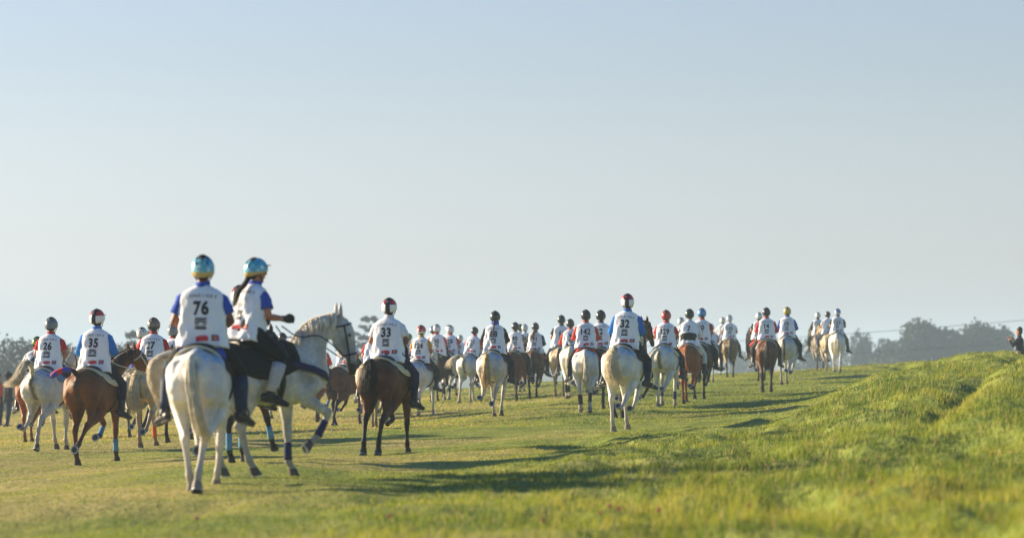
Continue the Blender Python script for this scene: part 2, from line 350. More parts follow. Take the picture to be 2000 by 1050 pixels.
tree('broadleaf_tree', 'faint tree behind the head of the grey horse in profile', 580, 688, 120, 520, 'bush', 17, group=TG)
rg = random.Random(5)
hm = []
for k in range(150):
    u = 1330+k*5.2; hm.append(((px2x(u, 330)-px2x(1700, 330), rg.uniform(-2, 2), rg.uniform(.6, 3.2)), (2.2, 2, rg.uniform(1.2, 2.4))))
hx = px2x(1700, 330); hedge = mesh_obj('hedge', leaf_crown('hedge', hm, 14000, .38, 77), leafm); hedge.location = (hx, 330, gz(hx, 330)); tag(hedge, 'long dark hedge running low behind the crest at right', 'hedge')
hm = []
for k in range(110):
    u = -90+k*9; hm.append(((px2x(u, 300)-px2x(400, 300), rg.uniform(-2, 2), rg.uniform(.6, 3.4)), (2.4, 2, rg.uniform(1.2, 2.8))))
hx = px2x(400, 300); hedge = mesh_obj('hedge', leaf_crown('hedge', hm, 13000, .38, 78), leafd); hedge.location = (hx, 300, gz(hx, 300)); tag(hedge, 'long dark hedge running low behind the riders at left', 'hedge')
wirem = mat('wire', (.05, .05, .05), .6)
for (a, b_, lab) in (((1250, 676), (2350, 592), 'upper overhead wire rising to the right across the hazy sky'), ((1250, 688), (2350, 622), 'lower overhead wire fading behind the riders')):
    d = 260; bm = bmesh.new(); P = []
    for k in range(25):
        t = k/24; u = lerp(a[0], b_[0], t); v = lerp(a[1], b_[1], t)+14*4*t*(1-t)*.5; P.append((px2x(u, d), d, CAMZ+(HV-v)/F*d))
    tube(bm, P, [.022]*25, 6, Vector((0, 1, 0))); o = obj('overhead_wire', bm, wirem); tag(o, lab, 'wire', 'overhead wires')
    if 'lower' in lab: o.location.z -= .9
# clover heads in the near grass
for i, (u, v, d) in enumerate(((1285, 1002, 21), (1208, 1010, 21), (1172, 1015, 21), (1190, 998, 22), (1060, 1030, 20), (385, 1040, 22), (760, 1042, 21), (1700, 985, 22), (1460, 1025, 20))):
    x = px2x(u, d); z = gz(x, d); hh = CAMZ+(HV-v)/F*d-z; hh = min(max(hh, .10), .34); e = bpy.data.objects.new('clover', None); link(e); e.location = (x, d, z)
    tag(e, ('pinkish clover head, uppermost right of the cluster at bottom right of centre', 'pinkish clover head in the middle of the cluster at bottom right of centre', 'pinkish clover head lowest left in the cluster at bottom right of centre', 'small clover head just above the cluster at bottom right of centre', 'clover head low in the grass just left of the bottom cluster', 'leftmost clover head, at the bottom edge below the white horse of rider 76', 'clover head at the bottom edge straight below rider 33', 'rightmost clover head, high on the grassy bank', 'clover head at the bottom edge below rider 14')[i], 'flower', 'clover heads in the near grass')
    bm = bmesh.new(); tube(bm, [(0, 0, -.02), (.01, 0, hh*.6), (.004, 0, hh)], [.0025]*3, 6); obj('stem', bm, gb, e)
    bm = bmesh.new(); rg = random.Random(i)
    for k in range(70):
        a = rg.uniform(0, 6.28); b_ = rg.uniform(-.9, 1.4); q = Vector((math.cos(a)*math.cos(b_), math.sin(a)*math.cos(b_), math.sin(b_))); tube(bm, [Vector((.004, 0, hh))+q*.003, Vector((.004, 0, hh+.004))+q*.014], [.0016, .0022], 4)
    obj('flower_head', bm, mat('clover', 'c4607a', .7, 'a8405c', 90, .6), e)
# ------------------------------------------------------------------ horses
TR = [(-.82,1.27,.09,.09),(-.76,1.26,.17,.17),(-.62,1.235,.25,.245),(-.42,1.225,.285,.28),(-.15,1.19,.29,.285),(.10,1.16,.315,.295),(.32,1.16,.33,.275),(.50,1.17,.32,.235),(.66,1.18,.26,.20),(.78,1.19,.18,.14)]
def fk(p, segs):
    out = [p]
    for L, a in segs:
        a = R_(a); p = (p[0]+L*math.sin(a), p[1]-L*math.cos(a)); out.append(p)
    return out
#            thigh gaskin cannon pastern hoof | forearm cannon pastern hoof
HIND = {'stand': (42, -43, 2, 28, 0), 'push': (22, -58, -22, -4, -38), 'back': (14, -62, -48, -62, -95), 'lift': (58, -42, -42, -78, -105), 'flip': (38, -50, -62, -104, -128),
        'reach': (66, -14, 18, 30, 12), 'mid': (50, -34, 8, 30, 0), 'under': (60, -30, 2, 22, 0)}
FORE = {'stand': (2, 0, 28, 0), 'push': (-26, -26, 6, -24), 'lift': (46, -52, -88, -100), 'fold': (30, -80, -112, -128), 'reach': (38, 30, 36, 20), 'back': (-34, -58, -92, -112), 'mid': (12, 8, 30, 0), 'high': (62, -28, -50, -62)}
FORE['flip'] = FORE['fold']; HIND['fold'] = HIND['flip']; HIND['high'] = HIND['lift']; FORE['under'] = FORE['reach']
def horse_skeleton(pose, splay=0):
    """pose = (left hind, right hind, left fore, right fore)"""
    legs = []
    for k, s in ((0, 1), (1, -1)):
        a = HIND[pose[k]]; P = fk((-.45, 1.22), list(zip((.36, .50, .34, .13, .07), a)))
        ys = [.15, .19, .13+splay*.3, .115+splay*.6, .115+splay*.8, .115+splay]
        legs.append(('hind', s, P, ys, a[4]))
    for k, s in ((2, 1), (3, -1)):
        a = FORE[pose[k]]; P = fk((.47, .96), list(zip((.44, .29, .13, .065), a)))
        ys = [.16, .135, .125+splay*.3, .12+splay*.5, .12+splay*.7]
        legs.append(('fore', s, P, ys, a[3]))
    low = min(min(l_[2][-1][1], l_[2][-2][1]-.02) for l_ in legs)
    return legs, -low
def rotz(p, a, c): x, y = p[0]-c[0], p[1]-c[1]; return Vector((c[0]+x*math.cos(a)-y*math.sin(a), c[1]+x*math.sin(a)+y*math.cos(a), p[2]))
NECKS = {  # poll (x, z), neck bend, head angle from vertical (deg, 0 = face hanging straight down, 90 = level), crest height
    'normal': ((1.20, 1.74), .05, 44), 'high': ((.98, 1.98), .07, 38), 'low': ((1.28, 1.62), .03, 45), 'arch': ((1.03, 1.76), .12, 13)}
def neck_frame(neck, yaw):
    (px, pz), arch, ang = NECKS[neck]; B = Vector((.60, 0, 1.27)); Q = Vector((px, 0, pz)); mid = (B+Q)/2+Vector((-.35, 0, .9)).normalized()*arch
    c = curve([B, mid, Q], 7); piv = (.62, 0)
    def bend(p, t): return rotz(p, yaw*t, piv)
    hd = Vector((math.sin(R_(ang)), 0, -math.cos(R_(ang))))
    return c, bend, Q, hd
def horse_body(pose, neck, yaw, splay, voxel, seed=0):
    legs, up = horse_skeleton(pose, splay); bm = bmesh.new(); U = Vector((0, 0, up))
    V = lambda x, y, z: Vector((x, y, z+up))
    tube(bm, [V(t[0], 0, t[1]) for t in TR], [(t[2], t[3]) for t in TR], 20)
    tube(bm, [V(.10, 0, 1.41), V(.32, 0, 1.455), V(.5, 0, 1.42)], [(.07, .07), (.075, .065), (.08, .08)])      # withers
    tube(bm, [V(-.80, 0, 1.38), V(-.66, 0, 1.42), V(-.40, 0, 1.44)], [.05, .08, .09])                             # croup ridge
    chains = []
    for kind, s, P, ys, hoof in legs:
        J = [V(p[0], s*y, p[1]) for p, y in zip(P, ys)]
        if kind == 'hind':
            H, S, K, Fk, C, T = J
            tube(bm, [V(-.34, s*.15, 1.34), V(-.56, s*.165, 1.25), V(-.64, s*.165, 1.10)], [(.14, .12), (.19, .145), (.15, .12)], 16)
            tube(bm, [H+Vector((0, 0, .02)), H.lerp(S, .6), S, S.lerp(K, .35), S.lerp(K, .72), K, K.lerp(Fk, .12), K.lerp(Fk, .5), Fk.lerp(K, .12), Fk, Fk.lerp(C, .6), C],
                 [(.21, .15), (.19, .14), (.135, .115), (.105, .088), (.065, .056), (.063, .05), (.05, .041), (.036, .032), (.037, .034), (.048, .044), (.038, .037), (.046, .046)], 16)
            ax = (K-S).normalized(); bk = Vector((ax.z, 0, -ax.x)); bk = bk if bk.x < 0 else -bk
            m = V(-.64, s*.15, 1.12).lerp(S.lerp(K, .55)+bk*.05, .6)
            tube(bm, [V(-.66, s*.13, 1.20), V(-.655, s*.15, 1.05), m, K+bk*.055-ax*.10, K+bk*.062-ax*.01], [(.12, .12), (.13, .115), (.085, .08), (.022, .02), (.028, .026)], 12)
            chains.append((K.lerp(S, .3), K, Fk, C))
        else:
            E, K, Fk, C, T = J
            tube(bm, [V(.42, s*.11, 1.40), V(.60, s*.15, 1.22), V(.66, s*.13, 1.08), V(.52, s*.145, 1.0), E], [(.12, .07), (.14, .10), (.13, .105), (.13, .10), (.105, .085)], 14)
            tube(bm, [E+Vector((-.02, 0, .06)), E.lerp(K, .3), E.lerp(K, .7), K, K.lerp(Fk, .14), K.lerp(Fk, .55), Fk.lerp(K, .12), Fk, Fk.lerp(C, .6), C],
                 [(.11, .085), (.085, .07), (.056, .048), (.054, .049), (.042, .038), (.034, .03), (.036, .032), (.046, .042), (.036, .035), (.045, .045)], 14)
            chains.append((K.lerp(E, .25), K, Fk, C))
    c, bend, Q, hd = neck_frame(neck, yaw)
    rr = [(.31, .185), (.255, .155), (.20, .125), (.165, .105), (.14, .09), (.12, .08), (.10, .07)]
    tube(bm, [bend(p, i/6)+U for i, p in enumerate(c)], rr, 16)
    side = Vector((hd.z, 0, -hd.x)); side = side if side.x > 0 else -side      # forehead side
    X = lambda p: bend(p, 1)+U
    tube(bm, [X(Q+hd*t*.60+side*o) for t, o in ((-.04, 0), (.10, .03), (.25, .04), (.45, .045), (.65, .05), (.82, .045), (.95, .035))],
         [(.08, .07), (.115, .088), (.125, .092), (.10, .07), (.072, .052), (.062, .05), (.052, .045)], 14, lat=(bend(Vector((1, 1, 0)), 1)-bend(Vector((1, 0, 0)), 1)))
    tube(bm, [X(Q+hd*.10-side*.05), X(Q+hd*.22-side*.055), X(Q+hd*.34-side*.02)], [(.07, .055), (.075, .06), (.05, .04)], 12)   # jaw
    for s in (1, -1):
        e = Q-hd*.05+side*.02+Vector((0, s*.055, 0))
        tube(bm, [X(e), X(e-hd*.07+Vector((.0, s*.012, .02))), X(e-hd*.105+Vector((.01, s*.012, .035))), X(e-hd*.135+Vector((.02, s*.005, .045)))], [(.024, .03), (.026, .032), (.018, .024), (.007, .008)], 8)
    me = remesh('horse_body', bm, voxel, 3 if voxel < .018 else 2)
    # coat attribute: 0 on the trunk to 1 on the lower legs and muzzle
    n = len(me.vertices); co = np.empty(n*3, np.float32); me.vertices.foreach_get('co', co); co = co.reshape(-1, 3)
    pt = np.zeros(n)
    def segd(a, b):
        a = np.array(a); b = np.array(b); ab = b-a; t = np.clip(((co-a)@ab)/(ab@ab), 0, 1); return np.linalg.norm(co-(a+t[:, None]*ab), axis=1), t
    for k, ch in enumerate(chains):
        for i in range(3):
            d, t = segd(ch[i], ch[i+1]); lvl = (.15+.5*t) if i == 0 else (.65+.2*t if i == 1 else .85+.15*t)
            pt = np.maximum(pt, np.where(d < .10, lvl*np.clip((.12-d)/.03, 0, 1), 0))
    mz = X(Q+hd*.56); d = np.linalg.norm(co-np.array(mz), axis=1); nose = np.clip((.17-d)/.08, 0, 1)
    for nm, v in (('leg', pt), ('nose', nose)):
        a = me.attributes.new(nm, 'FLOAT', 'POINT'); a.data.foreach_set('value', v.astype(np.float32))
    return me, legs, up, (c, bend, Q, hd, side, X)
def coat(key, body, body2, leg, nose, dapple=0, rough=.5, paint=None, legsoft=(.35, .65), scale=3):
    if key in MC: return MC[key]
    m = bpy.data.materials.new(key); m.use_nodes = True; MC[key] = m
    n, l = m.node_tree.nodes, m.node_tree.links; b = n['Principled BSDF']; tc = n.new('ShaderNodeTexCoord').outputs['Object']
    h = lambda c: hexc(c)[:3]
    base = ramp(n, l, gnoise(n, l, tc, scale, 5), [(.36, h(body)), (.64, h(body2))])
    if dapple:
        v = n.new('ShaderNodeTexVoronoi'); v.inputs['Scale'].default_value = 16; l.new(tc, v.inputs['Vector'])
        f = ramp(n, l, v.outputs['Distance'], [(.2, (0, 0, 0)), (.6, (dapple,)*3)])
        base = mixc(n, l, f, base, tuple(x*.45 for x in h(body2)))
    def attr(nm, a, b_):
        q = n.new('ShaderNodeAttribute'); q.attribute_name = nm; return ramp(n, l, q.outputs['Fac'], [(a, (0, 0, 0)), (b_, (1, 1, 1))])
    base = mixc(n, l, attr('leg', *legsoft), base, h(leg)); base = mixc(n, l, attr('nose', .2, .9), base, h(nose))
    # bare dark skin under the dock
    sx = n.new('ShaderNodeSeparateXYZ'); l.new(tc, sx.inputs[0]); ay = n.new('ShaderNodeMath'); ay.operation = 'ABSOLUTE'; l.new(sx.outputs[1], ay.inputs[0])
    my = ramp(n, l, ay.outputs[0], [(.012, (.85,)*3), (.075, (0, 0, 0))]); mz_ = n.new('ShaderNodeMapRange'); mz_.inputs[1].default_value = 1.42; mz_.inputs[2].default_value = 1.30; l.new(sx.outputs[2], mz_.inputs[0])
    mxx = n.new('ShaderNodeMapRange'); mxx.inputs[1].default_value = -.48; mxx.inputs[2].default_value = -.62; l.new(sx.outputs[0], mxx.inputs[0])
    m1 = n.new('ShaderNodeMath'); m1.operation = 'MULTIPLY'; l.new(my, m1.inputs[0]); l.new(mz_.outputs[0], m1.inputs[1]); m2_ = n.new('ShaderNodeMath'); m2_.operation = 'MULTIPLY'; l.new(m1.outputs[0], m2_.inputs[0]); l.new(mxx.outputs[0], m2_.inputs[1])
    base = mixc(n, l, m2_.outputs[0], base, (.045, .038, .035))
    if paint:      # livestock marker smudged on the croup
        mp = n.new('ShaderNodeMapping'); mp.inputs['Location'].default_value = (.47, .17, -1.46); l.new(tc, mp.inputs[0])
        ln = n.new('ShaderNodeVectorMath'); ln.operation = 'LENGTH'; l.new(mp.outputs[0], ln.inputs[0])
        f1 = ramp(n, l, ln.outputs['Value'], [(.16, (1, 1, 1)), (.30, (0, 0, 0))]); f2 = ramp(n, l, gnoise(n, l, tc, 9, 3), [(.42, (0, 0, 0)), (.55, (.85,)*3)])
        mm = n.new('ShaderNodeMath'); mm.operation = 'MULTIPLY'; l.new(f1, mm.inputs[0]); l.new(f2, mm.inputs[1]); base = mixc(n, l, mm.outputs[0], base, h(paint))
    l.new(base, b.inputs['Base Color']); b.inputs['Roughness'].default_value = rough; b.inputs['Specular IOR Level'].default_value = .22
    bp = n.new('ShaderNodeBump'); bp.inputs['Strength'].default_value = .35; bp.inputs['Distance'].default_value = .01; l.new(gnoise(n, l, tc, 22, 5, 2), bp.inputs['Height']); l.new(bp.outputs[0], b.inputs['Normal'])
    return m
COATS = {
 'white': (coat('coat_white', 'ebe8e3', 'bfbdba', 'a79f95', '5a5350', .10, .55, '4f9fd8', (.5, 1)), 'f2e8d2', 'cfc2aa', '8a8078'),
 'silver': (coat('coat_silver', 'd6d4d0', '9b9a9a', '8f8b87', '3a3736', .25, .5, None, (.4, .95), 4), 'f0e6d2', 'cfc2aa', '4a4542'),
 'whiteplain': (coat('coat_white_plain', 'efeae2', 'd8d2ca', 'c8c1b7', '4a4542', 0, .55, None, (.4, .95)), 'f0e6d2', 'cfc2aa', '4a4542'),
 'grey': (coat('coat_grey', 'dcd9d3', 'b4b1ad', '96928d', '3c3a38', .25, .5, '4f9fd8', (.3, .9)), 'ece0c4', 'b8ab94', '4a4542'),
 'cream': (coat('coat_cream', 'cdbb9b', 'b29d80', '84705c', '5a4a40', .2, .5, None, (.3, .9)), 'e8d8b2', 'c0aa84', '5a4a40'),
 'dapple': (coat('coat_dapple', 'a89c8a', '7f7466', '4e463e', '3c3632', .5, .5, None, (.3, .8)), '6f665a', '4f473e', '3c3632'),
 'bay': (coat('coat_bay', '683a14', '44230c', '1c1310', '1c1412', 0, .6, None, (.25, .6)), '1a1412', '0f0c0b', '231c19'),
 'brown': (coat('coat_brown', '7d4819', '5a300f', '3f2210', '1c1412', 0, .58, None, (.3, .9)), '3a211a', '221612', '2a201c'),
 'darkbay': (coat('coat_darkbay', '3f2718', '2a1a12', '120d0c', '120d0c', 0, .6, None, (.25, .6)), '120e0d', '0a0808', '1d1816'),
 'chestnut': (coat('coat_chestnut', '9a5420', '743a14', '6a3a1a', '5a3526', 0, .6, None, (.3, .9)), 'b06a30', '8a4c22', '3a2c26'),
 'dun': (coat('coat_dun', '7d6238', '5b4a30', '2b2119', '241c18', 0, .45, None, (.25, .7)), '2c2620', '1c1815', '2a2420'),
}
def hair_mat(c1, c2): return mat('hair_'+c1, c1, .55, c2, 14, .8, coords='Object', spec=.3)
hoofm = {c: mat('hoof_'+c, c, .6, None, 20, .5) for c in set(v[3] for v in COATS.values())}
steel = mat('shoe_steel', 'a6adb8', .35, '7d848f', 20, .5, metal=.6); solem = mat('hoof_sole', '2a2826', .9, '4a4642', 40, .6)
leather = mat('black_leather', '17140f', .5, '241d18', 10, .5, spec=.4); brownleather = mat('brown_leather', '5a3520', .5, '3f2415', 10, .5, spec=.4)
HC = {}
def sheet(bm, up, xs, a0, a1, off, th, na=18, fx=None):
    """curved pad lying over the back: outer and inner skins stitched round the rim"""
    def P(x, a, o):
        zc, rv, rl = interp(TR, x); top = 1 if abs(a) > 40 else 1
        wz = .045*math.exp(-((x-.3)/.25)**2)*math.exp(-(a/25)**2)
        return Vector((x, math.sin(R_(a))*(rl+o), zc+math.cos(R_(a))*(rv+o)+wz+up))
    outer, inner = [], []
    for i, x in enumerate(xs):
        s = i/(len(xs)-1); lo, hi = (a0, a1) if not fx else fx(s)
        outer.append([bm.verts.new(P(x, lerp(lo, hi, k/na), off+th*(1 if 0 < k < na and 0 < i < len(xs)-1 else .4))) for k in range(na+1)])
        inner.append([bm.verts.new(P(x, lerp(lo, hi, k/na), off)) for k in range(na+1)])
    for g, rev in ((outer, 0), (inner, 1)):
        for a, b in zip(g, g[1:]):
            for k in range(na):
                f = (a[k], a[k+1], b[k+1], b[k]); bm.faces.new(tuple(reversed(f)) if rev else f)
    m, q = len(xs)-1, na
    for k in range(na):
        bm.faces.new((outer[0][k+1], outer[0][k], inner[0][k], inner[0][k+1])); bm.faces.new((outer[m][k], outer[m][k+1], inner[m][k+1], inner[m][k]))
    for i in range(m):
        bm.faces.new((outer[i][0], outer[i+1][0], inner[i+1][0], inner[i][0])); bm.faces.new((outer[i+1][q], outer[i][q], inner[i][q], inner[i+1][q]))
    return P
TAILS = {  # control points from the dock, strand count factor, end spread
 'hang': ([(-.80,0,1.42),(-.88,0,1.36),(-.92,.0,1.15),(-.92,-.01,.85),(-.90,-.05,.58)], 1.3, .085),
 'sweep': ([(-.80,0,1.43),(-.90,.02,1.39),(-.96,.01,1.16),(-.95,-.05,.86),(-.90,-.14,.58)], 1.2, .06),
 'thin': ([(-.80,0,1.42),(-.88,0,1.38),(-.91,.0,1.15),(-.90,0,.88),(-.88,.0,.72)], .5, .03),
 'full': ([(-.80,0,1.43),(-.92,0,1.44),(-1.0,.0,1.2),(-1.0,.0,.92),(-.98,-.03,.68)], 1.3, .12),
 'bush': ([(-.80,0,1.43),(-.88,.0,1.49),(-.96,-.01,1.40),(-.99,.0,1.2),(-.98,.01,.92)], 1.7, .15),
 'flagleft': ([(-.80,0,1.43),(-.88,.01,1.60),(-.98,.05,1.62),(-1.03,.12,1.40),(-1.06,.22,1.24),(-1.08,.34,1.22)], 1.8, .11),
 'blowleft': ([(-.80,0,1.40),(-1.02,.02,1.41),(-1.20,.04,1.32),(-1.18,.06,1.12),(-1.04,.08,.94),(-.92,.10,.76)], 1.7, .12),
 'braid': ([(-.80,0,1.43),(-.92,.03,1.50),(-1.02,.12,1.50),(-1.05,.26,1.46),(-1.05,.36,1.38)], .5, .03),
 'sideleft': ([(-.80,0,1.43),(-.92,.04,1.42),(-1.0,.13,1.25),(-1.0,.20,1.0),(-.98,.24,.75)], 1.1, .09),
 'swingright': ([(-.80,0,1.43),(-.94,0,1.42),(-1.02,-.04,1.15),(-1.02,-.12,.92),(-1.0,-.24,.76)], 1.1, .09),
 'flyleft': ([(-.80,0,1.43),(-.92,.05,1.50),(-1.05,.18,1.46),(-1.1,.32,1.30),(-1.08,.40,1.12)], 1.3, .12),
 'arch': ([(-.80,0,1.43),(-.90,0,1.50),(-.98,.0,1.42),(-1.0,.03,1.22),(-.98,-.03,1.02),(-.97,-.10,.84)], 1.5, .15),
}
def horse(u, d, heading, coatk, pose, label, tail='hang', neck='normal', yaw=.12, pad='black', saddle='black', splay=0, boots=None, boots_on='all', sc=1.0, tailcol=None, vox=None, tack='black', breast=None, group='horses ridden away in the field', lift=0.0, full=False):
    near = d < 56; voxel = vox or (.013 if d < 36 else .016 if near else .022)
    key = (pose, neck, round(yaw, 2), splay, voxel)
    if key not in HC: HC[key] = horse_body(pose, neck, yaw, splay, voxel)
    me, legs, up, (c, bend, Q, hd, side, X) = HC[key]
    cm, hairc, hairc2, hoofc = COATS[coatk]
    x = px2x(u, d); y = d; z = gz(x, y)-.01+lift
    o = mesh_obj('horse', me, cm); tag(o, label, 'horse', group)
    o.location = (x, y, z); o.scale = (sc, sc, sc); o.rotation_euler = (0, 0, R_(90-heading))
    rg = random.Random(int(u*7+d*13)); U = Vector((0, 0, up))
    # tail
    pts, f, sp = TAILS[tail]; bm = bmesh.new(); pts = [Vector(p)+U for p in pts]
    jit = Vector((0, rg.uniform(-.03, .03), rg.uniform(-.03, .03))); pts = pts[:2]+[p+jit for p in pts[2:]]
    cc = curve(pts, 10); m = 6 if tail != 'thin' else 7
    fat = .8+sp*3
    tube(bm, cc[:m+1], [(.045, .045), (.042, .045)]+[(.038*fat, .04*fat)]*(m-3)+[(.024*fat, .026*fat), (.008, .008)], 8)
    strands(bm, pts, int((430 if near else 90)*f), .0055 if near else .011, .03, sp, rg, 1, 9)
    tc_ = tailcol or (hairc, hairc2)
    t = obj('tail', bm, hair_mat(*tc_), o)
    if tail == 'braid':
        bm = bmesh.new(); q = cc[4:9]; tube(bm, q, [.045]*5, 8); obj('tail_wrap', bm, MC['tail_wrap'], t)
    # mane
    bm = bmesh.new(); crest = []
    for i, p in enumerate(c):
        tn = (c[min(i+1, 6)]-c[max(i-1, 0)]).normalized(); up_ = Vector((-tn.z, 0, tn.x)); up_ = up_ if up_.z > 0 else -up_
        crest.append((p, up_, (.24, .22, .19, .16, .135, .115, .10)[i], i/6))
    for k in range(150 if near else 34):
        s = rg.uniform(.9, 5.99); i = int(s); a, b = crest[i], crest[i+1]; q = s-i
        p = a[0].lerp(b[0], q)+a[1].lerp(b[1], q)*(lerp(a[2], b[2], q)+.01); sg = rg.choice((-1, 1, 1)); L = rg.uniform(.12, .26)
        pp = [p, p+Vector((-.01, sg*.05, .01)), p+Vector((-.03, sg*.115, -L*.45)), p+Vector((-.05, sg*.13, -L))]
        tube(bm, [bend(v, lerp(a[3], b[3], q))+U for v in pp], [.006, .008, .006, .0015] if near else [.010, .013, .010, .003], 5, cap=False)
    for k in range(8): 
        p = Q-hd*.06+Vector((0, rg.uniform(-.03, .03), .03)); tube(bm, [X(p), X(p+side*.09+hd*.08), X(p+side*.10+hd*.2)], [.012, .012, .003], 5, cap=False)
    obj('mane', bm, hair_mat(hairc, hairc2), o)
    # hooves with shoes, and boots
    for li, (kind, s, P, ys, ha) in enumerate(legs):
        C = Vector((P[-2][0], s*ys[-2], P[-2][1]))+U; a = R_(ha); dn = Vector((math.sin(a), 0, -math.cos(a))); fw = Vector((math.cos(a), 0, math.sin(a)))
        bm = bmesh.new(); n_ = 14; rr = []
        for t_, r_ in ((-.02, .043), (.0, .048), (.07, .059)):
            rr.append([C+dn*t_+fw*(r_*1.05*math.cos(6.283*k/n_)+t_*.35)+Vector((0, r_*math.sin(6.283*k/n_), 0)) for k in range(n_)])
        rings(bm, rr); hf = obj('hoof', bm, hoofm[hoofc], o, False)
        if near or abs(ha) > 30:
            bm = bmesh.new(); ce = C+dn*.073+fw*.024
            def rg_(r, dd): return [ce+dn*dd+fw*r*1.05*math.cos(6.283*k/n_)+Vector((0, r*math.sin(6.283*k/n_), 0)) for k in range(n_)]
            rings(bm, [rg_(.042, -.004), rg_(.060, -.004), rg_(.060, .007), rg_(.042, .007), rg_(.042, -.004)], False); obj('horseshoe', bm, steel, hf, False)
            bm = bmesh.new(); rings(bm, [rg_(.043, -.006), rg_(.043, .001), rg_(.02, -.002)]); obj('sole', bm, solem, hf, False)
        if boots and (boots_on == 'all' or (boots_on == 'fore') == (kind == 'fore')):
            K = Vector((P[-4][0], s*ys[-4], P[-4][1]))+U; Fk = Vector((P[-3][0], s*ys[-3], P[-3][1]))+U
            bm = bmesh.new(); tube(bm, [K.lerp(Fk, .32), K.lerp(Fk, .6), K.lerp(Fk, .85), K.lerp(Fk, .98)], [(.044, .040), (.044, .041), (.045, .042), (.052, .048)], 12, cap=False)
            obj('leg_boot', bm, boots, o)
    # saddle pad, saddle, girth, stirrups
    if pad:
        pm, big = pad if isinstance(pad, tuple) else (pad, 0)
        bm = bmesh.new(); x0, x1 = (-.42-big*.12, .44)
        def shp(s): e = 62+12*math.sin(min(1, s*1.6)*math.pi*.5)+big*26*math.sin(math.pi*min(1, .2+s*.8)); e *= min(1, .78+s*1.2); return (-e, e)
        sheet(bm, up, [lerp(x0, x1, k/12) for k in range(13)], -70, 70, .022, .02, 18, shp)
        sp_ = obj('saddle_pad', bm, padmat(pm), o)
        if not isinstance(pad, tuple) or True:
            bm = bmesh.new(); 
            def Pp(x, a, o_=.022):
                zc, rv, rl = interp(TR, x); wz = .045*math.exp(-((x-.3)/.25)**2)*math.exp(-(a/25)**2)
                return Vector((x, math.sin(R_(a))*(rl+o_), zc+math.cos(R_(a))*(rv+o_)+wz+up))
            e0 = shp(0)[1]; tube(bm, [Pp(x0, lerp(-e0, e0, k/16)) for k in range(17)], [.016]*17, 6, Vector((1, 0, 0)))
            obj('pad_binding', bm, padmat({'black': 'cream', 'white': 'cream', 'blue': 'navy', 'red': 'red', 'grey': 'white', 'navy': 'cream'}.get(pm, 'cream')) if big < .5 else padmat('black'), sp_)
    sm = brownleather if saddle == 'brown' else leather
    bm = bmesh.new(); prof = [(-.27, .03, .13, .16), (-.24, .058, .12, .18), (-.16, .045, .06, .165), (-.02, .04, .05, .13), (.12, .05, .055, .11), (.22, .085, .08, .09), (.27, .06, .10, .07)]
    for pr in [prof]:
        rr = []
        for (px_, hh, dp, wd) in pr:
            zc, rv, rl = interp(TR, px_); zt = zc+rv+.03+up+.045*math.exp(-((px_-.3)/.25)**2)
            rr.append([Vector((px_, wd*math.cos(t_), zt-.03+(hh+.03)*math.sin(t_) if math.sin(t_) >= 0 else zt-.03+dp*math.sin(t_))) for t_ in [6.283*k/16 for k in range(16)]])
        rings(bm, rr)
    sd = obj('saddle', bm, sm, o)
    bm = bmesh.new(); sheet(bm, up, [-.06, .02, .10, .18, .26, .30], 14, 60, .034, .012, 8); sheet(bm, up, [-.06, .02, .10, .18, .26, .30], -60, -14, .034, .012, 8); obj('saddle_flap', bm, sm, sd)
    bm = bmesh.new(); zc, rv, rl = interp(TR, .2); tube(bm, [Vector((.2, math.sin(R_(a))*(rl+.012), zc+math.cos(R_(a))*(rv+.012)+up)) for a in range(60, 301, 12)], [(.012, .035)]*21, 8, Vector((1, 0, 0))); obj('girth', bm, sm, o)
    # bridle and reins
    tm = padmat('navy') if tack == 'navy' else padmat('whitewebbing') if tack == 'white' else leather
    bm = bmesh.new(); latv = (bend(Vector((1, 1, 0)), 1)-bend(Vector((1, 0, 0)), 1))
    def hring(t, rs_, rl_, o_):
        ce = Q+hd*.6*t+side*o_; return [X(ce+side*rs_*math.cos(6.283*k/16)+Vector((0, rl_*math.sin(6.283*k/16), 0))+hd*.0) for k in range(17)]
    for t, rs_, rl_, o_ in ((.06, .118, .092, .02), (.62, .085, .066, .047)): tube(bm, hring(t, rs_, rl_, o_), [.011]*17, 6, hd, cap=False)
    for s in (1, -1):
        tube(bm, [X(Q+hd*.6*t+side*o_+Vector((0, s*w_, 0))) for t, o_, w_ in ((.06, .02, .095), (.25, .02, .10), (.5, .02, .076), (.72, .01, .062))], [.010]*4, 6)
        q0 = X(Q+hd*.44+side*.01+Vector((0, s*.07, 0))); ha_ = Vector((.30, s*.07, 1.72+up)); mid_ = Vector(((c[3].x+c[2].x)/2, s*.185, (c[3].z+c[2].z)/2+up+.03)); mid_ = rotz(mid_, yaw*.45, (.62, 0)); m2 = Vector((.47, s*.15, 1.60+up)); tube(bm, curve([q0, mid_, m2, ha_], 12), [.008]*12, 5)
    br = obj('bridle', bm, tm, o)
    bm = bmesh.new()
    for s in (1, -1):
        p = X(Q+hd*.155+side*.065+Vector((0, s*.083, 0))); bmesh.ops.create_uvsphere(bm, u_segments=10, v_segments=8, radius=.021, matrix=Matrix.Translation(p))
        obj('eye', bm, mat('horse_eye', '120c0a', .1, None, 5, .5, spec=.8), o) if s == 1 else None
        if s == 1: bm = bmesh.new()
        else: obj('eye', bm, MC['horse_eye'], o)
